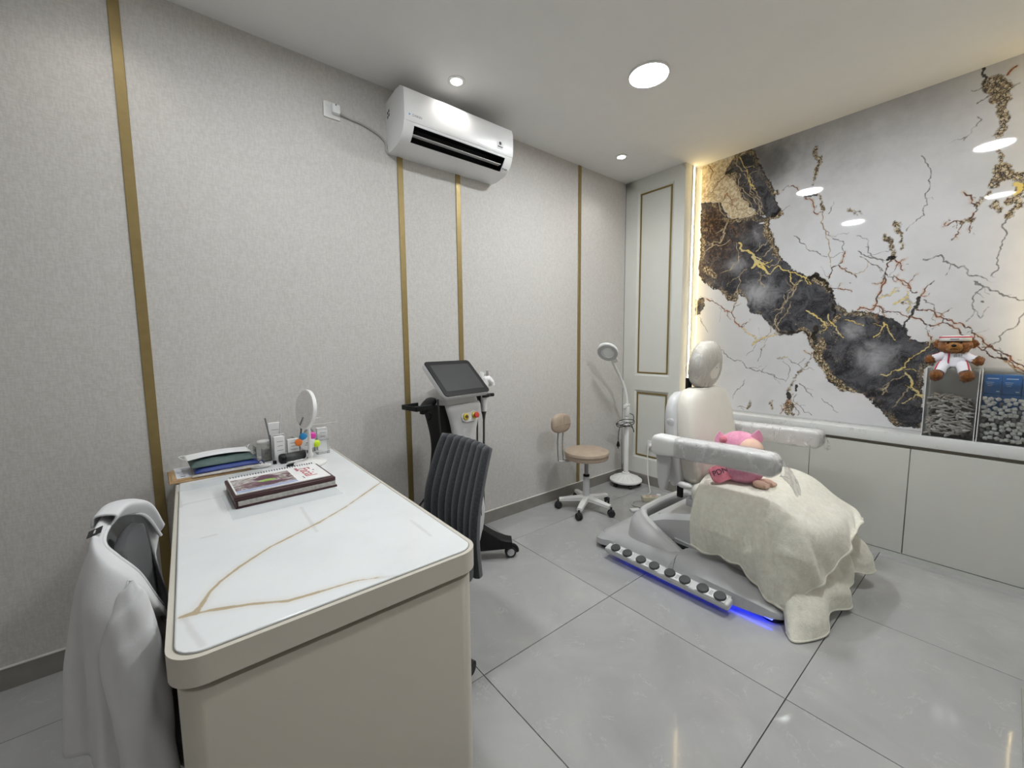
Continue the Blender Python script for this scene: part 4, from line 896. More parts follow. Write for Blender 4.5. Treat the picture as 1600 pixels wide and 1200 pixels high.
for lp in loops: g.bm.faces.new([g.bm.verts.new(v) for v in lp])
obj('outlet_duct', g, 'black_plastic', ac)
g = G(); loops = [[(x, -0.247-o, z-2.43) for z, o in ((2.530, -0.0045), (2.545, 0.000), (2.60, 0.0025), (2.668, 0.0015), (2.694, -0.006), (2.694, -0.012), (2.53, -0.012))] for x in (-hw+0.001, hw-0.001)]
g.loft(loops, True); fp = obj('front_panel', g, 'ac_white', ac, ang=30)
g = G(); g.box((0, -0.188, 2.487-2.43), (2*hw-0.13, 0.030, 0.003), 0.001, 1, M=None); obj('louver', g, 'white_plastic', ac)
g = G(); g.box((0.02, -0.182, 2.493-2.43), (0.006, 0.02, 0.008)); obj('louver_pin', g, 'gunmetal', ac)
text('DAIKIN', 0.017, T3(-hw+0.075, -0.2478, 2.562-2.43) @ R3(PI/2, 0, 0), 'print_grey', fp, 'logo')
g = G(); g.prism([(0, 0), (0.010, 0.006), (0, 0.012)], 0, 0.0006, T3(-hw+0.026, -0.2478, 2.556-2.43) @ R3(PI/2, 0, 0)); obj('logo_mark', g, 'cyan', fp)
g = G(); g.box((hw-0.105, -0.2488, 2.585-2.43), (0.058, 0.0008, 0.062)); obj('sticker', g, 'paper_white', fp)
g = G(); g.lathe([(0.0, 0), (0.010, 0), (0.010, 0.0006), (0, 0.0006)], 18, T3(hw-0.105, -0.2490, 2.588-2.43) @ R3(PI/2, 0, 0)); g.box((hw-0.105, -0.2492, 2.567-2.43), (0.04, 0.0006, 0.006)); obj('sticker_print', g, 'print_dark', fp)
g = G()
for k in range(3): g.box((hw-0.050+0.014*k, -0.200, 2.462-2.43+0.002), (0.008, 0.010, 0.006), M=None)
obj('indicator', g, 'print_grey', ac)
g = G(); g.box((-hw-0.0004, -0.040, 0.215), (0.0008, 0.045, 0.060)); lb = obj('side_label', g, 'paper_white', ac)
g = G()
for k in range(4): g.box((-hw-0.001, -0.030-0.018*(k % 2), 0.195+0.022*(k//2)+0.006*(k % 2)), (0.0008, 0.013, 0.015))
obj('side_label_print', g, 'print_dark', lb)
# ---- socket for it
t = thing('wall_socket', 'white wall socket with plug left of the air conditioner', 'socket', (0.698, YW, 2.571))
g = G(); g.box((0, -0.005, 0), (0.084, 0.010, 0.082), 0.004, 2); obj('plate', g, 'white_plastic', t)
g = G(); g.box((-0.024, -0.011, 0.022), (0.020, 0.003, 0.010), 0.001, 1); obj('switch', g, 'paper_white', t)
g = G(); g.box((0.016, -0.022, 0.004), (0.042, 0.030, 0.048), 0.008, 2); pl = obj('plug', g, 'mask_white', t)
g = G(); g.box((0.014, -0.0375, 0.02), (0.006, 0.002, 0.006)); obj('pilot_dot', g, 'print_dark', pl)
ac_cord = G(); ac_cord.tube(cr_spline([(0.738, YW-0.018, 2.566), (0.79, YW-0.010, 2.558), (0.85, YW-0.008, 2.553), (0.92, YW-0.008, 2.535), (0.965, YW-0.008, 2.515), (0.990, YW-0.009, 2.485), (0.994, YW-0.010, 2.446), (1.004, YW-0.012, 2.434)], 6), 0.0055, 8)
obj('power_cord', ac_cord, 'cord_grey', ac, world=True)
# ---- socket low on the panelled corner
t = thing('low_socket', 'white socket low on the panelled corner by the armrest', 'socket', (XP+0.014, 2.062, 0.375))
g = G(); g.box((-0.005, 0, 0), (0.010, 0.086, 0.086), 0.004, 2); obj('plate', g, 'white_plastic', t)
g = G(); g.lathe([(0.0, 0.0), (0.022, 0.0), (0.021, 0.018), (0.014, 0.032), (0.0, 0.034)], 20, T3(-0.009, 0.008, 0.0) @ R3(0, -PI/2, 0)); obj('plug', g, 'white_plastic', t)
g = G(); g.tube(cr_spline([(XP-0.022, 2.068, 0.368), (XP-0.040, 2.066, 0.34), (3.255, 2.058, 0.25), (3.215, 2.025, 0.12), (3.165, 1.975, 0.035), (3.115, 1.935, 0.012), (3.045, 1.905, 0.020), (3.018, 1.890, 0.028)], 7), 0.0045, 7)
single('extension_lead', g, 'cord_white', 'white lead dropping from low socket to power strip', 'cord')
t = thing('power_strip', 'beige power strip lying on the floor behind the chair base', 'power strip', (2.972, 1.828, 0.0), math.radians(-40))
g = G(); g.box((0, 0, 0.022), (0.165, 0.062, 0.042), 0.006, 2); obj('housing', g, 'beige_plastic', t)
g = G()
for k in range(2): g.lathe([(0.0, 0.0), (0.017, 0.0), (0.017, 0.003), (0, 0.003)], 18, T3(-0.035+0.05*k, 0, 0.0425))
obj('outlet', g, 'rose_plastic', t)
g = G(); g.lathe([(0.0, 0.0), (0.020, 0.0), (0.018, 0.014), (0, 0.016)], 18, T3(0.055, 0, 0.043)); obj('plug', g, 'white_plastic', t)
g = G(); g.tube(cr_spline([(2.905, 1.862, 0.02), (2.82, 1.905, 0.008), (2.76, 1.86, 0.007), (2.80, 1.78, 0.010), (2.92, 1.745, 0.012), (2.98, 1.70, 0.008), (2.87, 1.66, 0.007), (2.78, 1.74, 0.014), (2.70, 1.72, 0.006), (2.62, 1.66, 0.006), (2.52, 1.60, 0.006)], 8), 0.0038, 7)
single('coiled_cord', g, 'cord_grey', 'grey cord coiled round the power strip', 'cord')
g = G(); g.tube(cr_spline([(3.05, 1.775, 0.06), (3.10, 1.755, 0.05), (3.10, 1.70, 0.008), (3.02, 1.62, 0.006), (2.90, 1.52, 0.006)], 8), 0.0034, 7)
single('thin_cord', g, 'cord_white', 'thin white cord looping right of the power strip', 'cord')
g = G(); g.tube(cr_spline([(2.44, 1.60, 0.010), (2.33, 1.665, 0.006), (2.22, 1.735, 0.006), (2.17, 1.72, 0.006), (2.20, 1.665, 0.006), (2.27, 1.60, 0.008)], 8), 0.0040, 7)
floor_cord = g
g = G(); g.box((0, 0, 0.009), (0.075, 0.05, 0.016), 0.004, 2); single('cable_box', g, 'white_plastic', 'small white box on the floor behind the chair base', 'box', (2.690, 1.800, 0.0), math.radians(-30))

# ================================================================== skin treatment machine
mc = thing('laser_machine', 'white and black beauty machine with tilted screen by the wall', 'machine', (1.222, 2.065, 0), math.radians(11))
def rr_loop(cx, cy, z, sx, sy, r, n=5): return [(x, y, z) for x, y in rrect(cx, cy, sx, sy, r, n)]
prof = [(0.115, 0.190, 0.27), (0.20, 0.235, 0.29), (0.32, 0.275, 0.29), (0.42, 0.270, 0.27), (0.55, 0.225, 0.235), (0.68, 0.195, 0.215), (0.78, 0.205, 0.215), (0.88, 0.245, 0.225), (0.955, 0.290, 0.225), (0.985, 0.290, 0.200)]
def prof_at(z):
    zs = [p[0] for p in prof]; return np.interp(z, zs, [p[1] for p in prof]), np.interp(z, zs, [p[2] for p in prof])
zs_ = np.linspace(0.115, 0.985, 26); ctr = cr_spline(prof, 6)
g = G(); g.loft([rr_loop(0, 0.02, p[0], p[1], p[2], 0.035) for p in ctr]); obj('side_shell', g, 'black_plastic', mc)
rows = []
for p in ctr:
    z, w, d = p; w = w-0.030 if z < 0.6 else w-0.022; yf = 0.02-d/2
    rows.append([(-w/2, yf+0.030, z), (-w/2+0.012, yf-0.002, z), (-w/4, yf-0.010, z), (0, yf-0.013, z), (w/4, yf-0.010, z), (w/2-0.012, yf-0.002, z), (w/2, yf+0.030, z)])
g = G(); g.grid([cr_spline(r, 3) for r in rows]); solid(obj('front_panel', g, 'pale_grey_plastic', mc, ang=60), 0.006, 0)
g = G(); g.prism(rrect(0, 0, 0.125, 0.062, 0.030, 6), -0.004, 0.006, T3(0.018, -0.108, 0.910) @ R3(math.radians(78), 0, 0), bev=0.003); pb = obj('button_plate', g, 'white_plastic', mc)
for x, nm in ((-0.016, 'key'), (0.052, 'stop')):
    M_ = T3(x, -0.115, 0.911) @ R3(math.radians(78), 0, 0)
    g = G(); g.lathe([(0.0, 0.0), (0.020, 0.0), (0.020, 0.006), (0.016, 0.009), (0.0, 0.009)], 22, M_); obj('collar', g, 'gold_paint', pb)
    if nm == 'key':
        g = G(); g.lathe([(0.0, 0.009), (0.011, 0.009), (0.010, 0.013), (0, 0.013)], 18, M_); g.box((0, 0, 0.015), (0.004, 0.013, 0.006), M=M_); obj('key_switch', g, 'brass_dark', pb)
    else:
        g = G(); g.lathe([(0.0, 0.008), (0.009, 0.008), (0.010, 0.016), (0.017, 0.018), (0.017, 0.026), (0.012, 0.029), (0, 0.029)], 20, M_); obj('stop_button', g, 'red_plastic', pb)
# top cowl and screen
g = G(); g.loft([rr_loop(0, 0.02, 0.975, 0.285, 0.215, 0.05), rr_loop(-0.005, 0.025, 1.015, 0.285, 0.215, 0.06), rr_loop(-0.008, 0.045, 1.045, 0.25, 0.17, 0.06), rr_loop(-0.01, 0.055, 1.065, 0.16, 0.10, 0.04)]); obj('cowl', g, 'pale_grey_plastic', mc)
tilt = math.radians(44); Ms = T3(-0.030, -0.070, 1.137) @ R3(tilt, 0, 0)
g = G(); g.prism(rrect(0, 0, 0.345, 0.262, 0.022, 6), -0.028, -0.002, Ms, bev=0.008, seg=3); sc = obj('screen_case', g, 'pale_grey_plastic', mc)
g = G(); g.prism(rrect(0, 0, 0.340, 0.257, 0.020, 6), -0.003, 0.003, Ms, bev=0.001, seg=1); obj('bezel', g, 'black_plastic', sc)
g = G(); g.prism(rrect(0, 0.002, 0.286, 0.196, 0.003, 3), 0.0028, 0.0036, Ms); obj('display', g, 'screen_glass', sc)
# left tray and arm
g = G(); g.box((-0.310, -0.060, 0.990), (0.105, 0.125, 0.010), 0.003, 1); g.box((-0.310, -0.120, 0.999), (0.105, 0.008, 0.026), 0.003, 1); g.box((-0.360, -0.060, 0.999), (0.008, 0.125, 0.026), 0.003, 1); g.box((-0.310, 0.0, 0.999), (0.105, 0.008, 0.026), 0.003, 1)
g.tube(cr_spline([(-0.265, -0.06, 0.985), (-0.22, -0.03, 1.005), (-0.17, 0.0, 1.012), (-0.12, 0.02, 0.99)], 5), 0.028, 10, flat=0.7); g.box((-0.265, -0.05, 0.968), (0.03, 0.03, 0.03), 0.006); obj('side_tray', g, 'black_plastic', mc)
g = G(); g.tube(cr_spline([(-0.245, -0.075, 0.962), (-0.235, -0.080, 0.94), (-0.247, -0.078, 0.925), (-0.232, -0.076, 0.935), (-0.238, -0.080, 0.955)], 5), 0.007, 7); obj('cable_knot', g, 'black_plastic', mc)
g = G(); g.tube(cr_spline([(-0.20, -0.095, 1.03), (-0.198, -0.10, 0.93), (-0.190, -0.098, 0.80), (-0.200, -0.085, 0.70), (-0.205, -0.075, 0.62), (-0.235, -0.03, 0.50), (-0.285, 0.05, 0.36), (-0.33, 0.14, 0.12)], 7), 0.0055, 7); obj('side_cable', g, 'cord_black', mc)
# right holder with hand pieces
g = G(); g.box((0.172, 0.000, 0.985), (0.060, 0.06, 0.10), 0.008); g.tube([(0.215+0.034*math.cos(a), -0.035+0.034*math.sin(a), 1.005) for a in np.linspace(-2.6, 2.6, 15)], 0.010, 8); g.tube([(0.245, -0.045, 1.005), (0.285, -0.055, 1.005)], 0.011, 8); obj('holder', g, 'black_plastic', mc)
g = G(); g.tube([(0.215, -0.035, 0.905), (0.215, -0.035, 0.96), (0.216, -0.036, 1.04), (0.220, -0.038, 1.075), (0.226, -0.040, 1.11)], [0.017, 0.022, 0.023, 0.027, 0.024], 14); g.tube(cr_spline([(0.226, -0.04, 1.10), (0.243, -0.05, 1.105), (0.262, -0.058, 1.085), (0.268, -0.06, 1.065)], 4), [0.024]*5+[0.022]*4+[0.018]*4, 10); g.tube(cr_spline([(0.216, -0.036, 1.08), (0.205, -0.03, 1.13), (0.212, -0.032, 1.15)], 4), 0.016, 10); hp = obj('hand_piece', g, 'white_plastic', mc)
g = G(); g.lathe([(0, 0), (0.011, 0), (0.011, 0.045), (0, 0.045)], 14, T3(0.238, -0.045, 1.115)); obj('treatment_tip', g, 'chrome', hp)
g = G(); g.tube([(0.215, -0.035, 0.905), (0.215, -0.035, 0.885), (0.215, -0.035, 0.85)], [0.018, 0.012, 0.007], 12); obj('strain_relief', g, 'dark_grey', hp)
g = G(); g.tube([(0.186, 0.0, 1.03), (0.186, 0.0, 1.12)], 0.013, 12); obj('spare_tip', g, 'chrome', mc)
g = G(); g.tube(cr_spline([(0.215, -0.035, 0.86), (0.213, -0.033, 0.70), (0.207, -0.03, 0.50), (0.206, -0.03, 0.32), (0.198, -0.03, 0.24), (0.175, -0.02, 0.205)], 7), 0.0065, 8); g.tube(cr_spline([(0.180, -0.010, 0.94), (0.178, -0.012, 0.80), (0.172, -0.012, 0.62), (0.160, -0.01, 0.45)], 7), 0.0055, 8); obj('hand_piece_cable', g, 'dark_grey', mc)
g = G(); g.lathe([(0.0, 0), (0.072, 0.0), (0.074, 0.004), (0.0, 0.006)], 30, T3(0.035, -0.128, 0.335) @ R3(math.radians(88), 0, 0)); em = obj('emblem_disc', g, 'white_plastic', mc)
g = G(); g.box((0.075, -0.137, 0.335), (0.006, 0.002, 0.075), M=None); obj('emblem_slash', g, 'black_plastic', em)
g = G(); g.tube([(0.035+0.050*math.cos(a), -0.136, 0.345+0.050*math.sin(a)) for a in np.linspace(0.3, 2.6, 12)], 0.0012, 5); obj('emblem_arc', g, 'grey_shell', em)
# wheeled base
def machine_leg(sx, sy):
    g = G(); loops = []
    for q in range(9):
        f = q/8; x = sx*(0.06+0.185*f); y = 0.02+sy*(0.06+0.190*f); h = 0.16*(1-f)**1.5+0.050; zc = 0.095+0.075*(1-f)**1.6
        wv = Vector((-(sy*0.19), sx*0.185, 0)).normalized()*(0.058-0.018*f); loops.append([tuple(Vector((x, y, zc))+wv*a+Vector((0, 0, h/2*b))) for a, b in ((-1, -0.8), (-0.8, -1), (0.8, -1), (1, -0.8), (1, 0.7), (0.8, 1), (-0.8, 1), (-1, 0.7))])
    g.loft(loops); return g
def caster(parent, x, y, r, w, rz, tyre='rubber', hub='pale_grey_plastic', fork='black_plastic'):
    M_ = T3(x, y, r) @ R3(0, 0, rz) @ R3(PI/2, 0, 0)
    g = G(); g.lathe([(r*0.6, -w/2), (r*0.94, -w/2), (r, -w*0.3), (r, w*0.3), (r*0.94, w/2), (r*0.6, w/2)], 26, M_); c = obj('caster', g, tyre, parent)
    g = G(); g.lathe([(0, -w/2-0.002), (r*0.62, -w/2-0.002), (r*0.66, -w/2+0.003), (r*0.66, w/2-0.003), (r*0.62, w/2+0.002), (0, w/2+0.002)], 24, M_); obj('hub', g, hub, c)
    g = G(); g.tube([tuple((T3(x, y, r) @ R3(0, 0, rz)) @ Vector((r*1.12*math.cos(a), 0, r*1.12*math.sin(a)))) for a in np.linspace(-0.1, 2.3, 9)], w*0.42, 8); obj('fork', g, fork, c)
for sx in (-1, 1):
    for sy in (-1, 1):
        lg = obj('leg', machine_leg(sx, sy), 'black_plastic', mc)
        caster(mc, sx*0.240, 0.02+sy*0.243, 0.036, 0.034, math.radians(-40 if sx > 0 else 40))
g = G(); g.prism(rrect(0, 0.02, 0.24, 0.28, 0.05, 5), 0.085, 0.135, bev=0.012); obj('base_plate', g, 'black_plastic', mc)

# ================================================================== magnifier lamp
ml = thing('magnifier_lamp', 'white magnifying floor lamp standing in the wall corner', 'lamp', (3.135, 2.205, 0))
g = G(); g.lathe([(0.0, 0.045), (0.138, 0.045), (0.146, 0.050), (0.146, 0.062), (0.135, 0.070), (0.060, 0.100), (0.036, 0.112), (0.034, 0.125), (0.024, 0.128), (0.0, 0.128)], 44); bs = obj('base', g, 'white_plastic', ml)
g = G()
for k in range(16):
    a = 2*PI*k/16; g.tube([(0.052*math.cos(a), 0.052*math.sin(a), 0.1045), (0.128*math.cos(a), 0.128*math.sin(a), 0.0745)], 0.003, 6)
obj('rib', g, 'white_plastic', bs)
for k in range(5):
    a = 2*PI*k/5+0.35; g = G(); x, y = 0.115*math.cos(a), 0.115*math.sin(a)
    g.lathe([(0, -0.013), (0.017, -0.013), (0.019, -0.008), (0.019, 0.008), (0.017, 0.013), (0, 0.013)], 16, T3(x, y, 0.019) @ R3(0, 0, a) @ R3(PI/2, 0, 0)); g.box((x, y, 0.040), (0.018, 0.018, 0.014)); obj('caster', g, 'rubber', ml)
g = G(); g.lathe([(0.0, 0.12), (0.022, 0.12), (0.022, 0.560), (0.018, 0.566), (0.018, 0.65), (0, 0.65)], 24); obj('column', g, 'white_plastic', ml)
g = G(); g.box((-0.015, 0.010, 0.585), (0.115, 0.075, 0.010), 0.004, 2, M=R3(0, 0, 0.3)); g.box((-0.06, 0.03, 0.597), (0.045, 0.05, 0.022), 0.008, 2, M=R3(0, 0, 0.3)); obj('tray', g, 'white_plastic', ml)
g = G(); g.box((0, 0, 0.700), (0.046, 0.040, 0.090), 0.008, 2); g.lathe([(0, -0.03), (0.016, -0.03), (0.016, 0.03), (0, 0.03)], 16, T3(0, 0, 0.755) @ R3(0.4, PI/2, 0.5)); g.lathe([(0, 0), (0.013, 0), (0.013, 0.03), (0, 0.03)], 14, T3(-0.035, 0.0, 0.750) @ R3(0, -PI/2, 0.6)); obj('clamp', g, 'white_plastic', ml)
head = (2.800-3.135, 2.16-2.205, 1.262)
arm = cr_spline([(0.0, 0.0, 0.745), (-0.004, 0.003, 0.82), (-0.030, 0.010, 0.915), (-0.095, 0.012, 1.02), (-0.175, 0.0, 1.10), (-0.255, -0.018, 1.175)], 7)
g = G(); g.tube([tuple(p) for p in arm], 0.013, 12); obj('gooseneck', g, 'white_plastic', ml)
hd = Vector((-0.62, 0.10, 0.52)).normalized(); hn = Vector((-0.22, -0.50, -0.84)); hn = (hn-hd*hn.dot(hd)).normalized(); hb = hd.cross(hn)
Mh = Matrix((hd, hb, hn)).transposed().to_4x4(); Mh.translation = Vector((-0.340, -0.035, 1.250))
g = G(); ring = []
for k in range(40):
    a = 2*PI*k/40; ring.append([tuple(Vector((1.18*math.cos(a)*r_, math.sin(a)*r_, z_))) for r_, z_ in ((0.046, 0.010), (0.072, 0.012), (0.083, 0.004), (0.083, -0.012), (0.070, -0.022), (0.046, -0.018))])
g.grid(ring, cu=True, cv=True, M=Mh); g.loft([[tuple(Mh @ Vector((-0.085-0.05*f, y*(1-0.45*f), z))) for y, z in ((-0.03, -0.014), (0.03, -0.014), (0.03, 0.008), (-0.03, 0.008))] for f in (0, 0.5, 1.0)]); hdo = obj('lamp_head', g, 'white_plastic', ml)
g = G(); g.ell((0, 0, 0), (0.056, 0.047, 0.010), 24, 8, M=Mh); obj('lens', g, 'lens', hdo)
g = G(); g.grid([[tuple(Mh @ Vector((1.18*math.cos(2*PI*k/40)*r_, math.sin(2*PI*k/40)*r_, 0.0135))) for k in range(40)] for r_ in (0.050, 0.078)], cu=True); obj('light_ring', g, 'grey_shell', hdo)
g = G(); c0 = [(0.015, -0.02, 0.68), (0.055, -0.03, 0.66), (0.06, -0.03, 0.61), (0.0, -0.05, 0.60), (-0.10, -0.03, 0.615), (-0.15, 0.0, 0.60), (-0.10, 0.01, 0.565), (0.02, -0.04, 0.575), (0.075, -0.03, 0.60), (0.02, -0.045, 0.625), (-0.09, -0.02, 0.635), (-0.145, 0.01, 0.60), (-0.09, 0.0, 0.58), (0.03, -0.03, 0.555), (0.070, -0.03, 0.50), (0.05, -0.035, 0.535), (-0.02, -0.04, 0.60), (-0.120, -0.02, 0.58), (-0.150, -0.02, 0.50), (-0.152, -0.02, 0.44)]
g.tube([tuple(p) for p in cr_spline(c0, 5)], 0.0035, 6); cb = obj('hanging_cord', g, 'cord_black', ml)
g = G(); g.lathe([(0, 0), (0.007, 0), (0.015, -0.03), (0.015, -0.045), (0, -0.048)], 12, T3(-0.152, -0.02, 0.445)); g.tube([(-0.158, -0.02, 0.40), (-0.158, -0.02, 0.38)], 0.0025, 6); g.tube([(-0.146, -0.02, 0.40), (-0.146, -0.02, 0.38)], 0.0025, 6); obj('plug', g, 'black_plastic', cb)

# ================================================================== tan stool
st = thing('work_stool', 'round tan leather stool with small backrest and white wheeled base', 'stool', (2.425, 2.075, 0))
g = G(); g.lathe([(0.0, 0.415), (0.150, 0.415), (0.168, 0.422), (0.172, 0.440), (0.170, 0.455), (0.176, 0.462), (0.172, 0.478), (0.150, 0.488), (0.0, 0.492)], 48); obj('seat', g, 'tan_leather', st)
g = G(); g.tube([(0.173*math.cos(a), 0.173*math.sin(a), 0.4585) for a in np.linspace(0, 2*PI, 49)[:-1]], 0.003, 6, closed=True); obj('piping', g, 'tan_leather', st)
g = G(); g.lathe([(0, 0.28), (0.016, 0.28), (0.016, 0.415), (0, 0.415)], 18); obj('piston', g, 'gunmetal', st)
g = G(); g.lathe([(0, 0.272), (0.025, 0.272), (0.026, 0.285), (0.020, 0.290), (0, 0.290)], 18); obj('collar', g, 'black_plastic', st)
g = G(); g.lathe([(0, 0.085), (0.030, 0.085), (0.027, 0.10), (0.026, 0.272), (0, 0.272)], 22); obj('column', g, 'pale_grey_plastic', st)
g = G(); g.box((0.06, -0.05, 0.405), (0.05, 0.012, 0.008), 0.002, M=R3(0, 0, -0.5)); obj('lever', g, 'black_plastic', st)
for k in range(5):
    a = 2*PI*k/5+math.radians(135); ca, sa = math.cos(a), math.sin(a); g = G()
    loops = []
    for f in np.linspace(0, 1, 7):
        r_ = 0.01+0.205*f; zc = 0.098-0.020*f; w_ = 0.026-0.007*f; h_ = 0.020-0.008*f
        loops.append([(ca*r_-sa*u*w_, sa*r_+ca*u*w_, zc+h_*v) for u, v in ((-1, -1), (1, -1), (1, 0.5), (0.6, 1), (-0.6, 1), (-1, 0.5))])
    g.loft(loops); obj('leg', g, 'white_plastic', st)
    g = G(); x, y = ca*0.222, sa*0.222; yaw = a+0.8
    for s_ in (-1, 1): g.lathe([(0, -0.008), (0.024, -0.008), (0.027, -0.004), (0.027, 0.006), (0.022, 0.010), (0, 0.010)], 20, T3(x, y, 0.027) @ R3(0, 0, yaw) @ T3(0, s_*0.012, 0) @ R3(PI/2, 0, 0))
    g.box((x, y, 0.040), (0.034, 0.040, 0.030), 0.008, 2, M=None); g.lathe([(0, 0.04), (0.008, 0.04), (0.008, 0.075), (0, 0.075)], 10, T3(x, y, 0)); obj('caster', g, 'rubber', st)
bn = Vector((-0.02, -1.0, 0)).normalized(); bl = Vector((-bn.y, bn.x, 0))            # pad faces bn
bp = -Vector((0.80, -0.60, 0))*0.205
g = G(); loops = []
for f in np.linspace(-1, 1, 13):
    k = max(0.02, 1-abs(f)**3.2)**0.5; c = bp+bn*(0.030*f); loops.append([tuple(c+bl*(0.100*k*x)+Vector((0, 0, 0.700+0.080*k*y))) for x, y in [(math.copysign(abs(math.cos(t))**0.8, math.cos(t)), math.copysign(abs(math.sin(t))**0.8, math.sin(t))*(1.0 if math.sin(t) > 0 else 0.92)) for t in np.linspace(0, 2*PI, 33)[:-1]]])
g.loft(loops); bk = obj('backrest', g, 'tan_leather', st)
g = G(); g.tube([tuple(bp+bn*0.0300+bl*(0.098*s)+Vector((0, 0, 0.695+0.002*math.cos(3*s)))) for s in np.linspace(-0.88, 0.88, 9)], 0.0022, 5); g.tube([tuple(bp+bn*0.0300+bl*0.005+Vector((0, 0, z))) for z in np.linspace(0.70, 0.765, 5)], 0.0022, 5); obj('seam', g, 'maroon' if False else 'tan_leather', bk)
for s_ in (-1, 1):
    g = G(); g.tube([tuple(p) for p in cr_spline([tuple(bp*1.0+bl*(s_*0.026)+Vector((0, 0, 0.66))), tuple(bp*1.03+bl*(s_*0.026)+Vector((0, 0, 0.55))), tuple(bp*1.0+bl*(s_*0.026)+Vector((0, 0, 0.42))), tuple(bp*0.94+bl*(s_*0.026)+Vector((0, 0, 0.402))), tuple(bp*0.5+bl*(s_*0.026)+Vector((0, 0, 0.402)))], 6)], 0.0065, 8); obj('back_rod', g, 'chrome', st)

# ================================================================== charcoal office chair at the desk
oc = thing('office_chair', 'charcoal ribbed fabric office chair at right side of desk', 'chair', (0.70, 1.46, 0))
rows = []; rows_b = []
for z, xf, hw_ in ((0.40, 0.860, 0.195), (0.47, 0.848, 0.205), (0.56, 0.838, 0.212), (0.66, 0.845, 0.212), (0.76, 0.870, 0.205), (0.85, 0.900, 0.196), (0.905, 0.922, 0.188)):
    rows.append((z, xf, hw_))
rows = cr_spline(rows, 6); nu = 8*8+1
def back_pt(z, xf, hw_, u, off=0.0):
    s = (u-0.5)*2; return (xf-0.70-0.022*s*s+0.008+off, s*hw_, z+0.004*(1-s*s))
top = []; bot = []
for z, xf, hw_ in rows:
    r_, b_ = [], []
    for i in range(nu):
        u = i/(nu-1); rib = abs(math.sin(PI*u*8))**0.55; edge = min(1, min(u, 1-u)*30)**0.5
        r_.append(back_pt(z, xf, hw_, u, -0.014*rib*edge-0.006*edge)); b_.append(back_pt(z, xf, hw_, u, 0.022*edge))
    top.append(r_); bot.append(b_)
g = G(); g.grid(top); g.grid(bot); g.grid(np.array([top[0], bot[0]])); g.grid(np.array([[p[0] for p in top], [p[0] for p in bot]])); g.grid(np.array([[p[-1] for p in top], [p[-1] for p in bot]]))
mid = [tuple((np.array(a)+np.array(b))/2+np.array((0, 0, 0.010))) for a, b in zip(top[-1], bot[-1])]; g.grid(np.array([top[-1], mid, bot[-1]])); obj('backrest', g, 'charcoal_fabric', oc, ang=50)
g = G(); g.prism(rrect(-0.085, 0, 0.44, 0.44, 0.07, 6), 0.405, 0.475, bev=0.022, seg=3); obj('seat', g, 'charcoal_fabric', oc)
g = G(); g.tube(cr_spline([(0.02, 0, 0.385), (0.14, 0, 0.385), (0.175, 0, 0.43), (0.172, 0, 0.56)], 5), 0.020, 10); obj('back_bar', g, 'black_plastic', oc)
g = G(); g.lathe([(0, 0.10), (0.026, 0.10), (0.026, 0.26), (0.015, 0.262), (0.015, 0.395), (0.10, 0.398), (0.10, 0.406), (0, 0.406)], 20, T3(-0.085, 0, 0)); obj('gas_column', g, 'black_plastic', oc)
for k in range(5):
    a = 2*PI*k/5+0.55; g = G(); ca, sa = math.cos(a), math.sin(a)
    g.tube([(-0.085+ca*r_, sa*r_, z_) for r_, z_ in ((0.0, 0.105), (0.10, 0.10), (0.25, 0.080))], [0.030, 0.026, 0.018], 8); obj('leg', g, 'black_plastic', oc)
    g = G(); x, y = -0.085+ca*0.25, sa*0.25
    for s_ in (-1, 1): g.lathe([(0, -0.008), (0.026, -0.008), (0.028, 0.0), (0.026, 0.010), (0, 0.010)], 18, T3(x, y, 0.028) @ R3(0, 0, a+1.2) @ T3(0, s_*0.013, 0) @ R3(PI/2, 0, 0))
    g.box((x, y, 0.046), (0.03, 0.036, 0.03), 0.006); obj('caster', g, 'rubber', oc)

# ================================================================== mesh chair with the coat, left of the desk
d_ = Vector((0.060, 0.998, 0)).normalized(); n_v = Vector((-d_.y, d_.x, 0)); BC = Vector((-0.142, 1.275, 0))
tc = thing('task_chair', 'grey mesh-back task chair under the white coat', 'chair', tuple(BC))
Mc = Matrix((d_, n_v, Vector((0, 0, 1)))).transposed().to_4x4()         # local x along the back, local y away from the desk
def loc(x, y, z): return tuple(Mc @ Vector((x, y, z)))
rows = []
for z, y, hw_ in ((0.46, 0.0, 0.15), (0.55, -0.006, 0.16), (0.68, -0.006, 0.160), (0.80, 0.0, 0.145), (0.855, 0.002, 0.120), (0.872, 0.004, 0.09)):
    rows.append([loc(s*hw_+0.022, y-0.012*s*s, z) for s in np.linspace(-1, 1, 9)])
g = G(); g.grid(spl_grid(rows, 3, 4)); solid(obj('mesh_back', g, 'mesh_fabric', tc), 0.02, 0)
g = G(); g.prism(rrect(0, -0.225, 0.42, 0.40, 0.07, 6), 0.42, 0.475, Mc, bev=0.018); obj('seat', g, 'mesh_fabric', tc)
g = G(); g.tube([loc(0, 0.0, 0.56), loc(0, 0.035, 0.45), loc(0, -0.02, 0.40), loc(0, -0.22, 0.395)], 0.02, 8); g.lathe([(0, 0.10), (0.026, 0.10), (0.026, 0.26), (0.015, 0.262), (0.015, 0.40), (0.10, 0.412), (0.10, 0.42), (0, 0.42)], 18, Mc @ T3(0, -0.22, 0)); obj('gas_column', g, 'black_plastic', tc)
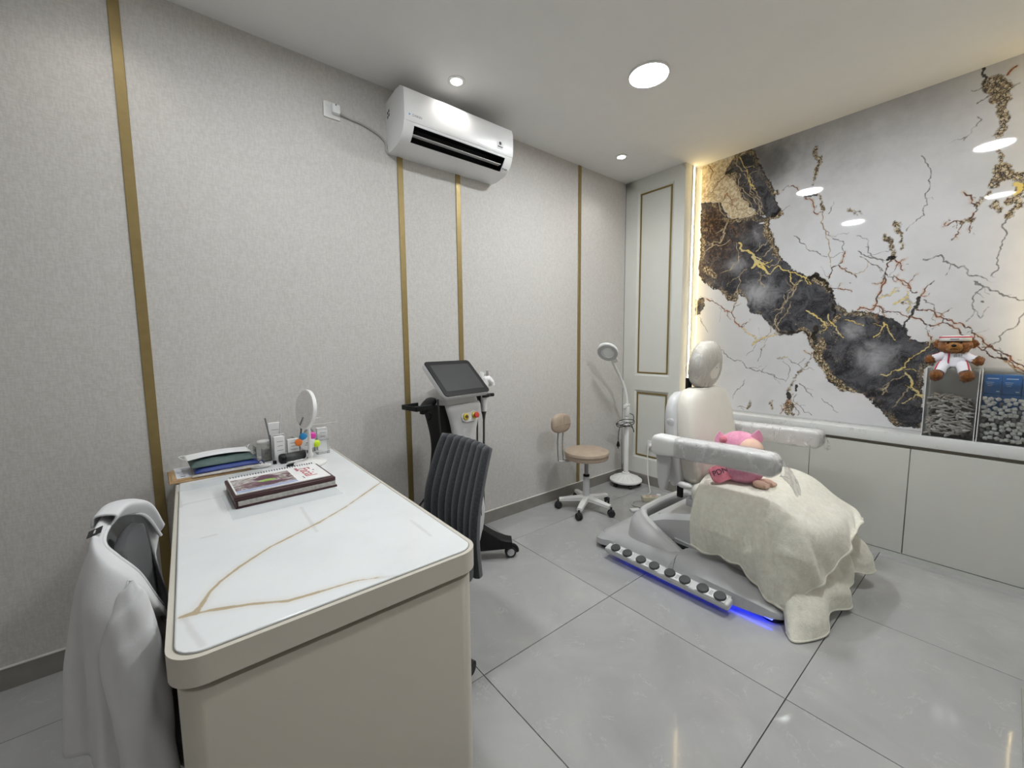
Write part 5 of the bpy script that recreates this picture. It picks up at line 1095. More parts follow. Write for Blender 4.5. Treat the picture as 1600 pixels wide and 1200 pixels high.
for k in range(5):
    a = 2*PI*k/5+0.3; g = G(); ca, sa = math.cos(a), math.sin(a)
    g.tube([loc(ca*r_, -0.22+sa*r_, z_) for r_, z_ in ((0.0, 0.105), (0.10, 0.10), (0.25, 0.080))], [0.030, 0.026, 0.018], 8); obj('leg', g, 'black_plastic', tc)
    g = G(); g.ell(loc(ca*0.25, -0.22+sa*0.25, 0.030), (0.026, 0.026, 0.030), 14, 10); g.lathe([(0, 0.05), (0.008, 0.05), (0.008, 0.085), (0, 0.085)], 8, T3(*loc(ca*0.25, -0.22+sa*0.25, 0))); obj('caster', g, 'rubber', tc)
# the coat: rows run from the neckline over the shoulders down to the hem
ct = thing('lab_coat', 'white coat hung over the mesh chair left of the desk', 'coat', tuple(BC))
neck = [(0.06, -0.052, 0.655), (-0.05, -0.052, 0.745), (-0.118, -0.040, 0.835), (-0.122, -0.010, 0.885), (-0.075, 0.016, 0.902), (0.02, 0.024, 0.906), (0.10, 0.012, 0.905), (0.150, -0.022, 0.875), (0.185, -0.045, 0.80)]
ridge = [(0.02, -0.064, 0.640), (-0.10, -0.062, 0.735), (-0.168, -0.042, 0.828), (-0.165, 0.004, 0.880), (-0.10, 0.032, 0.905), (0.02, 0.042, 0.914), (0.12, 0.032, 0.912), (0.180, -0.004, 0.880), (0.205, -0.040, 0.80)]
ns = 65; nk = np.array(cr_spline(neck, 8)); rg = np.array(cr_spline(ridge, 8)); rowsC = [nk, nk*0.45+rg*0.55+np.array((0, 0, 0.008)), rg]
for f in (0.10, 0.22, 0.38, 0.55, 0.75, 1.0):
    r_ = []
    for j in range(ns):
        s = j/(ns-1); ph = math.radians(np.interp(s, [0, 0.30, 0.55, 0.85, 1], [-30, 80, 180, 270, 312])); a_ = 0.198+0.022*f; b_ = 0.048+0.026*f
        x = -math.copysign(abs(math.sin(ph))**0.8, math.sin(ph))*a_; y = -math.copysign(abs(math.cos(ph))**0.8, math.cos(ph))*b_+0.006
        amp = 0.013*min(1, f*1.8); w_ = amp*(math.sin(ph*5+1.0)+0.8*math.sin(ph*9+f*1.5+2)+0.4*math.sin(ph*15+1))
        z0 = rg[j][2]-0.015; z = z0+(0.50+0.012*math.sin(ph*3)-z0)*f
        k = min(1.0, f/0.22); k = math.sqrt(1-(1-k)**2)
        r_.append((rg[j][0]*(1-k)+(x-math.sin(ph)*w_)*k, rg[j][1]*(1-k)+(y-math.cos(ph)*w_)*k, z))
    rowsC.append(np.array(r_))
A_ = np.array(rowsC); cols = [cr_spline([A_[i, j] for i in range(len(rowsC))], 5) for j in range(ns)]
P = np.array(cols).transpose(1, 0, 2); P = np.array([[loc(*q) for q in r_] for r_ in P])
g = G(); g.grid(P); solid(subd(obj('body', g, 'coat_white', ct, ang=80)), 0.003, 0)
g = G(); g.tube([loc(*q) for q in cr_spline(neck, 6)], 0.0045, 8); obj('neck_hem', g, 'coat_white', ct, ang=80)
g = G(); rows = [[loc(x, y, z) for x, y, z in r_] for r_ in ([(0.02, 0.022, 0.905), (0.02, 0.010, 0.930), (0.02, 0.046, 0.934), (0.02, 0.052, 0.908)], [(0.09, 0.012, 0.905), (0.09, -0.004, 0.932), (0.10, 0.034, 0.938), (0.11, 0.044, 0.910)], [(0.150, -0.020, 0.878), (0.148, -0.036, 0.905), (0.172, -0.004, 0.912), (0.190, 0.010, 0.882)], [(0.190, -0.040, 0.805), (0.182, -0.055, 0.830), (0.206, -0.034, 0.836), (0.214, -0.022, 0.806)])]
g.grid(spl_grid(rows, 4, 6)); solid(subd(obj('collar', g, 'coat_white', ct, ang=80)), 0.004, 0)
g = G(); loops = []
for i, (x, y, z, a, b) in enumerate(cr_spline([(-0.176, -0.036, 0.846, 0.005, 0.004), (-0.186, -0.035, 0.815, 0.022, 0.015), (-0.197, -0.034, 0.765, 0.037, 0.026), (-0.209, -0.034, 0.70, 0.044, 0.033), (-0.219, -0.037, 0.61, 0.044, 0.035), (-0.222, -0.042, 0.52, 0.041, 0.034), (-0.220, -0.046, 0.43, 0.041, 0.034)], 6)):
    lp = []
    for k in range(30):
        t_ = 2*PI*k/30; w_ = 1+0.10*math.sin(3*t_+i*0.22)+0.05*math.sin(5*t_-i*0.4); lp.append(loc(x+b*w_*math.cos(t_), y+a*w_*math.sin(t_), z+0.004*math.sin(i*0.9+2*t_)))
    loops.append(lp)
g.loft(loops, cap=False); solid(subd(obj('sleeve', g, 'coat_white', ct, ang=80)), 0.003, 0)
Ml = T3(*loc(-0.045, 0.034, 0.9205)) @ Mc @ R3(-0.35, -0.14, 0.05)
g = G(); g.box((0, 0, 0), (0.030, 0.024, 0.0014), M=Ml); lb = obj('size_label', g, 'coat_label', ct)
g = G(); g.box((0, 0, 0.0010), (0.014, 0.003, 0.0006), M=Ml); obj('label_print', g, 'pale_grey_plastic', lb)

# ================================================================== treatment chair
L0 = (2.45, 1.10, 0.0)
tr = thing('treatment_chair', 'white reclining treatment chair with plastic-wrapped headrest and arms', 'treatment chair', L0)
def part(name, g, m_, parent=None, ang=38, label=None): return obj(name, g, m_, parent or tr, ang, label, world=True)
def sec(y, xa, xb, h, z0=0.03, sl=0.025, r=0.02):
    """low shell section across x at y"""
    return [(xa, y, z0), (xa+0.004, y, z0+(h-z0)*0.55), (xa+sl, y, h-r*0.6), (xa+sl+r, y, h), ((xa+xb)/2, y, h+0.004), (xb-sl-r, y, h), (xb-sl, y, h-r*0.6), (xb-0.004, y, z0+(h-z0)*0.55), (xb, y, z0)]
# rear deck
g = G(); secs = [sec(1.672, 2.10, 2.80, 0.050), sec(1.660, 2.045, 2.855, 0.072), sec(1.630, 2.015, 2.885, 0.088), sec(1.590, 2.012, 2.888, 0.094), sec(1.545, 2.030, 2.870, 0.098), sec(1.50, 2.030, 2.870, 0.104), sec(1.40, 2.020, 2.880, 0.116), sec(1.25, 2.012, 2.888, 0.134), sec(1.10, 2.008, 2.892, 0.152)]
g.loft(secs); part('rear_deck', g, 'grey_shell')
# front cover
g = G(); secs = [sec(1.097, 2.008, 2.892, 0.158, sl=0.03), sec(1.0, 2.005, 2.895, 0.168, sl=0.045), sec(0.90, 2.008, 2.892, 0.160, sl=0.055), sec(0.80, 2.018, 2.882, 0.145, sl=0.06), sec(0.70, 2.034, 2.866, 0.118, sl=0.06), sec(0.63, 2.052, 2.848, 0.092, sl=0.05), sec(0.59, 2.085, 2.815, 0.070, sl=0.04), sec(0.580, 2.12, 2.78, 0.052, sl=0.03)]
g.loft(secs); part('front_cover', g, 'grey_shell')
# feet
for x, y in ((2.09, 1.60), (2.81, 1.60), (2.12, 0.645), (2.78, 0.645)):
    g = G(); g.lathe([(0, 0), (0.045, 0), (0.047, 0.006), (0.045, 0.032), (0, 0.032)], 20, T3(x, y, 0)); part('foot', g, 'rubber')
# sloping hoop round the lift arm
path = cr_spline([(2.055, 1.095), (2.065, 1.20), (2.085, 1.33), (2.12, 1.43), (2.20, 1.485), (2.33, 1.50), (2.45, 1.505), (2.57, 1.50), (2.70, 1.485), (2.78, 1.43), (2.815, 1.33), (2.835, 1.20), (2.845, 1.095)], 6)
rows = []; npth = len(path)
for k, p in enumerate(path):
    x, y = p; t = Vector((path[min(k+1, npth-1)]-path[max(k-1, 0)])); t.normalize(); inn = Vector((t.y, -t.x))
    if inn.dot(Vector((2.45, 1.15))-Vector((x, y))) < 0: inn = -inn
    f = min(1, max(0, (y-1.09)/0.36)); zr = 0.150+0.128*f**0.85
    def q(o, z): return (x+inn.x*o, y+inn.y*o, z)
    rows.append([q(-0.022, 0.09), q(-0.004, 0.09+(zr-0.09)*0.6), q(0.020+0.02*f, zr-0.020), q(0.032+0.02*f, zr-0.003), q(0.050+0.02*f, zr), q(0.064+0.02*f, zr-0.008), q(0.070+0.02*f, zr-0.03), q(0.072+0.02*f, 0.09)])
g = G(); g.grid([cr_spline(r, 3) for r in rows]); part('lift_hoop', g, 'pale_grey_plastic', ang=50)
g = G(); g.prism(rrect(2.45, 1.27, 0.66, 0.38, 0.06, 4), 0.10, 0.16); part('hoop_well', g, 'black_plastic')
# lift arm box
g = G(); loops = []
for y, z0, z1 in ((1.36, 0.150, 0.250), (1.25, 0.160, 0.300), (1.10, 0.170, 0.345), (0.90, 0.18, 0.375), (0.80, 0.19, 0.39)):
    loops.append([(2.17, y, z0), (2.165, y, z1-0.03), (2.185, y, z1), (2.715, y, z1), (2.735, y, z1-0.03), (2.73, y, z0)])
g.loft(loops); la = part('lift_arm', g, 'pale_grey_plastic', ang=25)
g = G(); loops = [[(2.160, y, z0), (2.158, y, z0+0.042), (2.742, y, z0+0.042), (2.740, y, z0)] for y, z0 in ((1.18, 0.140), (1.05, 0.135), (0.90, 0.140), (0.80, 0.15))]
g.loft(loops); part('lift_arm_skirt', g, 'grey_shell')
g = G(); g.ell((2.200, 1.300, 0.279), (0.006, 0.006, 0.003), 10, 6); part('screw', g, 'chrome', la)
g = G(); g.ell((2.075, 1.615, 0.0945), (0.008, 0.008, 0.004), 12, 6); part('screw', g, 'chrome')
# pedal bar with eight pedals
g = G(); Mb = T3(1.968, 1.142, 0.058) @ R3(0, 0, 0.0)
g.box((0, 0, 0), (0.060, 0.735, 0.040), 0.012, 3, M=Mb @ R3(0, math.radians(-16), 0)); g.box((0.025, 0, 0.0), (0.05, 0.70, 0.03), M=Mb); part('pedal_bar', g, 'pale_grey_plastic')
pys = [1.442, 1.359, 1.266, 1.182, 1.088, 1.004, 0.909, 0.824]
for i in range(0, 8, 2):
    g = G(); yc = (pys[i]+pys[i+1])/2; g.box((0, 0, 0.021), (0.052, 0.148, 0.006), 0.002, 1, M=T3(1.968, yc, 0.058) @ R3(0, math.radians(-16), 0)); pp = part('pedal_plate', g, 'white_plastic')
    g = G(); g.box((0, 0, 0.0245), (0.030, 0.016, 0.002), M=T3(1.968, yc, 0.058) @ R3(0, math.radians(-16), 0)); part('pictogram', g, 'grey_shell', pp)
    for yv in (pys[i], pys[i+1]):
        g = G(); g.lathe([(0, 0.022), (0.029, 0.022), (0.029, 0.030), (0.026, 0.034), (0, 0.035)], 24, T3(1.968, yv, 0.058) @ R3(0, math.radians(-16), 0)); part('pedal', g, 'dark_grey', pp)
g = G(); g.tube(cr_spline([(2.012, 1.088, 0.150), (2.002, 1.105, 0.125), (1.985, 1.125, 0.085)], 5), 0.0022, 6); part('pedal_wire', g, 'grey_shell')
g = G(); g.box((2.060, 1.045, 0.0255), (0.010, 0.84, 0.007), 0.002, 1); part('glow_strip', g, 'blue_glow', label='blue LED strip glowing on the floor')
part('mains_cord', floor_cord, 'cord_grey')
# seat and leg rest (under the blanket)
g = G(); g.box((2.45, 0.87, 0.475), (0.60, 0.46, 0.12), 0.05, 4); part('seat', g, 'cream_leather')
g = G(); g.box((0, 0, 0), (0.56, 0.26, 0.09), 0.03, 3, M=T3(2.47, 0.640, 0.400) @ R3(math.radians(38), 0, 0)); part('leg_rest', g, 'cream_leather')
g = G(); g.box((2.45, 0.92, 0.405), (0.50, 0.44, 0.05), 0.01); part('seat_frame', g, 'grey_shell')
# backrest: padded front and grey shell behind
def back_loops(xc, prof, k_y):
    out = []
    for z, yc, hw_, th in prof: out.append(se_loop((xc, yc, z), (1, 0, 0), (0, 1, 0), hw_, th, 0.55, 36))
    return out
pr = cr_spline([(0.505, 1.125, 0.20, 0.05), (0.52, 1.122, 0.245, 0.072), (0.60, 1.128, 0.268, 0.082), (0.72, 1.142, 0.278, 0.082), (0.84, 1.158, 0.277, 0.076), (0.94, 1.172, 0.262, 0.070), (1.00, 1.181, 0.236, 0.064), (1.035, 1.188, 0.195, 0.054), (1.052, 1.192, 0.13, 0.036)], 4)
g = G(); g.loft(back_loops(2.465, pr, 0)); bk = part('backrest', g, 'cream_leather', ang=60)
g = G(); pts = []
for z, yc, hw_, th in pr[6:-2]: pts.append((2.465-hw_*0.90, yc-th*0.66, z))
pts2 = [(2.465+(2.465-x), y, z) for x, y, z in pts]; g.tube(pts+pts2[::-1], 0.0028, 6); part('seam', g, 'cream_leather', bk)
pr2 = cr_spline([(0.47, 1.205, 0.215, 0.045), (0.49, 1.205, 0.272, 0.055), (0.62, 1.214, 0.298, 0.056), (0.80, 1.232, 0.302, 0.052), (0.92, 1.245, 0.288, 0.048), (0.99, 1.252, 0.25, 0.042), (1.025, 1.256, 0.19, 0.030)], 4)
g = G(); g.loft(back_loops(2.465, pr2, 0)); sh = part('back_shell', g, 'pale_grey_plastic', ang=60)
g = G(); g.ell((2.166, 1.225, 0.865), (0.010, 0.026, 0.022), 16, 10); part('grip_recess', g, 'grey_shell', sh)
g = G(); g.ell((2.205, 1.150, 0.500), (0.022, 0.05, 0.020), 14, 8); part('hinge_cover', g, 'white_plastic', sh)
g = G(); g.box((2.205, 1.175, 0.455), (0.02, 0.035, 0.07), 0.006); part('hinge', g, 'black_plastic', sh)
# headrest in film
g = G(); loops = []
for f in np.linspace(-1, 1, 15):
    k = max(0.015, 1-abs(f)**2.6)**0.5; yc = 1.178+0.072*f
    loops.append([(2.465+0.142*k*x*(1.0-0.10*max(0, y_)), yc-0.010*y_, 1.182+(0.150 if y_ > 0 else 0.138)*k*y_) for x, y_ in [(math.copysign(abs(math.cos(t))**0.86, math.cos(t)), math.copysign(abs(math.sin(t))**0.86, math.sin(t))) for t in np.linspace(0, 2*PI, 41)[:-1]]])
g.loft(loops); hr = part('headrest', g, 'cream_leather', ang=60)
def crumple(loops, grow, amp, seed):
    r_ = random.Random(seed); ph = [r_.uniform(0, 6.28) for _ in range(8)]; A = np.array(loops, float); c = A.mean(axis=(0, 1)); out = A.copy()
    n0, n1 = A.shape[:2]
    for i in range(n0):
        ci = A[i].mean(axis=0)
        for j in range(n1):
            d = A[i, j]-ci; l = np.linalg.norm(d)+1e-6
            w_ = amp*(math.sin(j*1.9+ph[0]+i*0.7)+math.sin(j*0.9-i*1.3+ph[1])+0.8*math.sin(i*2.3+ph[2]+j*0.4))*0.5
            out[i, j] = A[i, j]+d/l*(grow+w_)
    return out
g = G(); g.loft(crumple(loops, 0.005, 0.0012, 1)); part('plastic_cover', g, 'plastic_film', hr, ang=50)
g = G(); g.ell((2.325, 1.215, 1.16), (0.014, 0.016, 0.030), 12, 8); g.ell((2.60, 1.205, 1.065), (0.020, 0.02, 0.016), 12, 8); part('plastic_knot', g, 'plastic_film', hr, ang=25)
g = G(); g.box((2.55, 1.235, 1.06), (0.05, 0.02, 0.10), 0.005); g.box((2.38, 1.235, 1.06), (0.05, 0.02, 0.10), 0.005); part('headrest_post', g, 'black_plastic', hr)
# arms
def armrest(xc, sgn, y_back, y_front, drop):
    loops = []
    for f in (0, 0.012, 0.03, 0.05, 0.08, 0.13, 0.18, 0.24, 0.30, 0.36, 0.42, 0.48, 0.54, 0.60, 0.66, 0.72, 0.78, 0.84, 0.90, 0.95, 0.972, 0.988, 1.0):
        y = y_back+(y_front-y_back)*f
        e = min(1, min(f, 1-f)*20+0.25)**0.5; hz = (0.052 if f > 0.25 else 0.052+0.008*(1-f/0.25))*e; wz = 0.052*e
        zc = 0.742+0.018*f-drop*max(0, f-0.68)**2; loops.append(se_loop((xc, y, zc), (1, 0, 0), (0, 0, 1), wz, hz, 0.42, 28))
    g = G(); g.loft(loops); a = part('armrest', g, 'white_plastic', ang=60)
    i0 = 7 if sgn < 0 else 4
    g = G(); g.loft(crumple(loops[i0:], 0.0045, 0.0030, 5+sgn)); part('plastic_cover', g, 'plastic_film', a, ang=30)
    # film tail gathered past the front end
    tail = []
    for f in np.linspace(0, 1, 7):
        tail.append(se_loop((xc+0.010*math.sin(9*f), y_front-(0.070 if sgn < 0 else 0.018)*f, 0.742-0.085*f*f*(1 if sgn < 0 else 0.1)), (1, 0, 0), (0, 0.3, 1), 0.048*(1-0.35*f)+0.004, 0.036*(1-0.2*f), 0.8, 24))
    g = G(); g.loft(crumple(tail, 0.0, 0.007, 11+sgn), cap=False); part('plastic_tail', g, 'plastic_film', a, ang=20)
    g = G(); bl_ = [[(xc-sgn*0.012, y_, z_), (xc+sgn*0.030, y_, z_)] for y_, z_ in ()]
    lo = []
    for z, ya, yb in ((0.71, y_back-0.085, y_back+0.0), (0.64, y_back-0.09, y_back-0.008), (0.56, y_back-0.085, y_back-0.015), (0.50, y_back-0.075, y_back-0.025), (0.475, y_back-0.07, y_back-0.035)):
        lo.append(se_loop((xc+sgn*-0.028, (ya+yb)/2, z), (1, 0, 0), (0, 1, 0), 0.022, (yb-ya)/2, 0.6, 20))
    g.loft(lo); br = part('arm_bracket', g, 'pale_grey_plastic', a, ang=60)
    return a
armrest(2.095, -1, 1.285, 0.640, 0.10)
armrest(2.835, 1, 1.285, 0.655, 0.0)

# ---- the blanket
bl = thing('blanket', 'cream fleece blanket draped over seat and leg rest', 'blanket', (2.45, 0.75, 0))
up_rows = [
 [(2.090, 1.035, 0.232), (2.072, 1.035, 0.33), (2.080, 1.035, 0.44), (2.135, 1.035, 0.532), (2.30, 1.055, 0.568), (2.60, 1.055, 0.568), (2.78, 1.03, 0.535), (2.85, 1.0, 0.36)],
 [(2.085, 0.965, 0.210), (2.060, 0.965, 0.33), (2.072, 0.965, 0.45), (2.130, 0.96, 0.545), (2.30, 0.96, 0.575), (2.60, 0.96, 0.575), (2.79, 0.95, 0.545), (2.86, 0.93, 0.34)],
 [(2.085, 0.875, 0.214), (2.052, 0.875, 0.33), (2.068, 0.87, 0.45), (2.128, 0.865, 0.548), (2.30, 0.86, 0.576), (2.60, 0.86, 0.575), (2.80, 0.86, 0.545), (2.87, 0.85, 0.32)],
 [(2.095, 0.792, 0.222), (2.066, 0.79, 0.33), (2.076, 0.78, 0.45), (2.132, 0.77, 0.548), (2.30, 0.765, 0.576), (2.60, 0.765, 0.572), (2.80, 0.765, 0.540), (2.87, 0.76, 0.30)],
 [(2.085, 0.730, 0.150), (2.050, 0.715, 0.28), (2.066, 0.70, 0.43), (2.132, 0.685, 0.540), (2.31, 0.672, 0.566), (2.60, 0.675, 0.552), (2.80, 0.675, 0.512), (2.88, 0.66, 0.28)],
 [(2.088, 0.668, 0.112), (2.068, 0.640, 0.25), (2.088, 0.610, 0.40), (2.150, 0.588, 0.500), (2.34, 0.575, 0.505), (2.60, 0.580, 0.486), (2.80, 0.588, 0.455), (2.87, 0.585, 0.33)],
 [(2.088, 0.618, 0.090), (2.098, 0.580, 0.21), (2.132, 0.538, 0.32), (2.195, 0.500, 0.405), (2.36, 0.482, 0.428), (2.60, 0.485, 0.425), (2.79, 0.495, 0.405), (2.84, 0.50, 0.375)],
 [(2.090, 0.588, 0.075), (2.145, 0.535, 0.150), (2.215, 0.502, 0.195), (2.295, 0.472, 0.236), (2.390, 0.445, 0.315), (2.490, 0.440, 0.362), (2.63, 0.440, 0.385), (2.82, 0.462, 0.355)]]
U = spl_grid(up_rows, 9, 9)
def fold_noise(P, amp, seed, mask=None):
    rs = np.random.RandomState(seed); V, Un = P.shape[:2]; dv = np.gradient(P, axis=0); du = np.gradient(P, axis=1)
    n = np.cross(du, dv); n /= (np.linalg.norm(n, axis=2, keepdims=True)+1e-9); h = np.zeros((V, Un))
    ii, jj = np.meshgrid(np.arange(V)/V, np.arange(Un)/Un, indexing='ij')
    for k in range(9):
        a, b = rs.uniform(-14, 14), rs.uniform(-14, 14); h += np.sin(a*ii*2+b*jj*2+rs.uniform(0, 6.28))/(1+0.08*(abs(a)+abs(b)))
    h *= amp/2.2
    if mask is not None: h *= mask(ii, jj)
    return P+n*h[..., None]
def crease(P, j0, i0, i1, j1, w_, amp):
    """a soft ridge running from row i0, column j0 to row i1, column j1 (fractions)"""
    V, Un = P.shape[:2]; ii, jj = np.meshgrid(np.arange(V)/(V-1), np.arange(Un)/(Un-1), indexing='ij')
    d = np.array([i1-i0, j1-j0]); L2 = (d**2).sum(); t = np.clip(((ii-i0)*d[0]+(jj-j0)*d[1])/L2, 0, 1); ds = np.hypot(ii-i0-t*d[0], jj-j0-t*d[1])
    dv = np.gradient(P, axis=0); du = np.gradient(P, axis=1); n = np.cross(du, dv); n /= (np.linalg.norm(n, axis=2, keepdims=True)+1e-9)
    return P+n*(amp*np.exp(-(ds/w_)**2)*(0.4+0.6*np.sin(PI*np.clip(t, 0.02, 0.98))))[..., None]
U = fold_noise(U, 0.004, 3)
sgn_ = 1.0 if (np.cross(np.gradient(U, axis=1)[30, 5], np.gradient(U, axis=0)[30, 5])[0] < 0) else -1.0
def drape(P):
    """hanging folds that deepen towards the hems"""
    V, Un = P.shape[:2]; ii, jj = np.meshgrid(np.arange(V)/(V-1), np.arange(Un)/(Un-1), indexing='ij')
    dv = np.gradient(P, axis=0); du = np.gradient(P, axis=1); n = np.cross(du, dv); n /= (np.linalg.norm(n, axis=2, keepdims=True)+1e-9)
    side = np.clip(1-jj/0.40, 0, 1)*np.clip(1.05-ii, 0, 1)**0.3; front = np.clip((ii-0.74)/0.26, 0, 1)*np.clip(jj/0.15, 0, 1)
    h = 0.017*side*(np.sin(2*PI*(ii*2.7+0.12-0.25*jj))+0.45*np.sin(2*PI*(ii*5.3+0.4)))+0.011*front*(np.sin(2*PI*(jj*3.2+0.3))+0.5*np.sin(2*PI*(jj*7.1)))
    return P+n*(sgn_*h)[..., None]
U = drape(U)
U = crease(U, 0.42, 0.50, 0.66, 0.04, 0.028, 0.022*sgn_); U = crease(U, 0.36, 0.58, 0.80, 0.03, 0.028, -0.014*sgn_); U = crease(U, 0.34, 0.30, 0.40, 0.03, 0.024, 0.014*sgn_); U = crease(U, 0.30, 0.12, 0.20, 0.03, 0.022, 0.012*sgn_); U = crease(U, 0.18, 0.14, 0.42, 0.17, 0.012, 0.006*sgn_); U = crease(U, 0.20, 0.50, 0.62, 0.04, 0.015, 0.009*sgn_); U = crease(U, 0.20, 0.62, 0.88, 0.30, 0.02, 0.007*sgn_); U = crease(U, 0.55, 0.60, 0.93, 0.62, 0.03, 0.010*sgn_); U = crease(U, 0.45, 0.70, 0.97, 0.34, 0.018, -0.010*sgn_); U = crease(U, 0.70, 0.72, 0.98, 0.78, 0.02, 0.010*sgn_); U = crease(U, 0.10, 0.45, 0.60, 0.22, 0.014, 0.008*sgn_)
g = G(); g.grid(U); o = obj('upper_layer', g, 'blanket_fleece', bl, 80, world=True); solid(subd(o), 0.009, 0)
g = G(); edge = [tuple(p) for p in U[:, 0]]+[tuple(p) for p in U[-1, 1:]]; g.tube(edge, 0.0085, 8); obj('hem', g, 'blanket_fleece', bl, 80, world=True)
lo_rows = [
 [(2.165, 0.665, 0.24), (2.165, 0.640, 0.26), (2.185, 0.615, 0.28), (2.235, 0.590, 0.29), (2.29, 0.570, 0.30), (2.35, 0.555, 0.31), (2.41, 0.545, 0.32), (2.48, 0.540, 0.33), (2.56, 0.535, 0.34), (2.64, 0.535, 0.34), (2.71, 0.54, 0.33), (2.77, 0.545, 0.32), (2.81, 0.57, 0.30)],
 [(2.122, 0.612, 0.12), (2.105, 0.585, 0.135), (2.140, 0.548, 0.155), (2.215, 0.520, 0.17), (2.29, 0.512, 0.185), (2.34, 0.492, 0.19), (2.42, 0.470, 0.19), (2.49, 0.500, 0.21), (2.57, 0.465, 0.23), (2.64, 0.500, 0.235), (2.72, 0.455, 0.235), (2.79, 0.440, 0.235), (2.83, 0.500, 0.23)],
 [(2.078, 0.585, 0.058), (2.045, 0.550, 0.062), (2.095, 0.492, 0.075), (2.185, 0.462, 0.085), (2.270, 0.474, 0.12), (2.322, 0.462, 0.125), (2.435, 0.424, 0.11), (2.505, 0.480, 0.135), (2.585, 0.440, 0.155), (2.660, 0.485, 0.17), (2.73, 0.420, 0.165), (2.80, 0.405, 0.165), (2.85, 0.455, 0.17)],
 [(2.035, 0.560, 0.012), (2.000, 0.522, 0.008), (2.080, 0.470, 0.010), (2.172, 0.442, 0.014), (2.250, 0.462, 0.045), (2.315, 0.458, 0.050), (2.452, 0.415, 0.028), (2.515, 0.450, 0.065), (2.600, 0.442, 0.085), (2.675, 0.458, 0.105), (2.735, 0.410, 0.095), (2.800, 0.390, 0.098), (2.855, 0.44, 0.11)]]
Lw = spl_grid(lo_rows, 8, 10); Lw = fold_noise(Lw, 0.005, 8, lambda i, j: np.clip(1.15-i, 0, 1))
g = G(); g.grid(Lw); o = obj('lower_layer', g, 'blanket_fleece', bl, 80, world=True); solid(subd(o), 0.008, 0)
g = G(); g.tube([tuple(p) for p in Lw[::-1, 0]][:0]+[tuple(p) for p in Lw[-1]], 0.006, 8); obj('hem', g, 'blanket_fleece', bl, 80, world=True)

# ================================================================== pink plush on the seat
pg = thing('pink_plush_toy', 'pink pig-hooded plush toy sitting on the chair behind the armrest', 'plush toy', (2.290, 0.890, 0.574))
g = G(); g.ell((0, 0, 0.070), (0.085, 0.118, 0.078), 26, 16); obj('body', g, 'pink_plush', pg)
g = G(); g.ell((-0.005, 0.0, 0.195), (0.085, 0.100, 0.078), 26, 16); hd_ = obj('hood', g, 'pink_plush', pg)
g = G(); g.ell((-0.034, -0.060, 0.190), (0.066, 0.062, 0.060), 22, 14); obj('face', g, 'skin_plush', hd_)
g = G()
for k in range(4): g.tube(cr_spline([(-0.075+0.012*k, -0.050-0.016*k, 0.215-0.002*k), (-0.094+0.014*k, -0.056-0.017*k, 0.196), (-0.098+0.014*k, -0.058-0.018*k, 0.178)], 4), 0.0025, 5)
obj('hair_strand', g, 'skin_plush', hd_)
for (dx, dy, dz, ry) in ((-0.060, 0.070, 0.235, 0.5), (0.0, -0.070, 0.262, -0.3)):
    g = G(); rows = []
    for f in np.linspace(0, 1, 8): rows.append(se_loop((dx, dy+0.014*f*(1 if dy > 0 else -1), dz-0.03+0.062*f), (0.55, -0.8, 0), (0.8, 0.55, 0.2), 0.036*(1-f**1.8)+0.002, 0.014*(1-f)+0.002, 0.9, 16))
    g.loft(rows); er = obj('ear', g, 'pink_plush', hd_)
    if dy > 0:
        g = G(); g.ell((dx-0.012, dy-0.012, dz-0.005), (0.014, 0.020, 0.020), 14, 10); obj('ear_lining', g, 'pink_wing', er)
g = G(); g.ell((-0.055, -0.100, 0.190), (0.012, 0.014, 0.012), 14, 10); g.ell((-0.012, -0.112, 0.190), (0.012, 0.012, 0.012), 14, 10); obj('dark_glasses', g, 'black_plastic', hd_)
Mw = T3(-0.092, 0.052, 0.052) @ R3(0, 0, math.radians(-52)) @ R3(math.radians(72), 0, 0) @ R3(0, 0, math.radians(24))
g = G(); g.prism(rrect(0, 0, 0.115, 0.088, 0.022, 5), -0.012, 0.010, Mw, bev=0.009, seg=3); wg = obj('wing', g, 'pink_wing', pg)
text('PDNZ', 0.040, Mw @ T3(0.006, 0.008, 0.0112), 'print_dark', wg)
for s_ in (0, 1):
    g = G(); g.ell((-0.045+0.055*s_, -0.120-0.012*s_, 0.022), (0.026, 0.036, 0.020), 16, 10)
    for k in range(3): g.ell((-0.058+0.055*s_+0.013*k, -0.150-0.012*s_, 0.020), (0.009, 0.012, 0.010), 10, 8)
    obj('foot', g, 'skin_plush', pg)

# ================================================================== acrylic bins on the worktop
WT = 0.768
def acrylic_bin(ya, yb, h, lab, xa=3.338, xb=3.482):
    t = thing('acrylic_bin', lab, 'bin', ((xa+xb)/2, (ya+yb)/2, WT), 0, 'acrylic bins'); w, d, th = abs(yb-ya), xb-xa, 0.004
    for c, s in (((-d/2+th/2, 0, h/2), (th, w, h)), ((d/2-th/2, 0, h/2), (th, w, h)), ((0, -w/2+th/2, h/2), (d-2*th, th, h)), ((0, w/2-th/2, h/2), (d-2*th, th, h)), ((0, 0, th/2), (d-2*th, w-2*th, th))):
        g = G(); g.box(c, s, 0.0006, 1); obj('panel', g, 'acrylic', t)
    g = G()
    for sx in (-1, 1):
        for sy in (-1, 1): g.box((sx*(d/2-0.001), sy*(w/2-0.001), h/2), (0.004, 0.004, h))
    obj('bright_edge', g, 'pale_grey_plastic', t)
acrylic_bin(0.108, 0.312, 0.395, 'clear acrylic bin of ampoules under the teddy bear')
acrylic_bin(-0.138, 0.100, 0.400, 'clear acrylic bin of vial caps and blue boxes at right')
r2 = random.Random(21)
vm = []
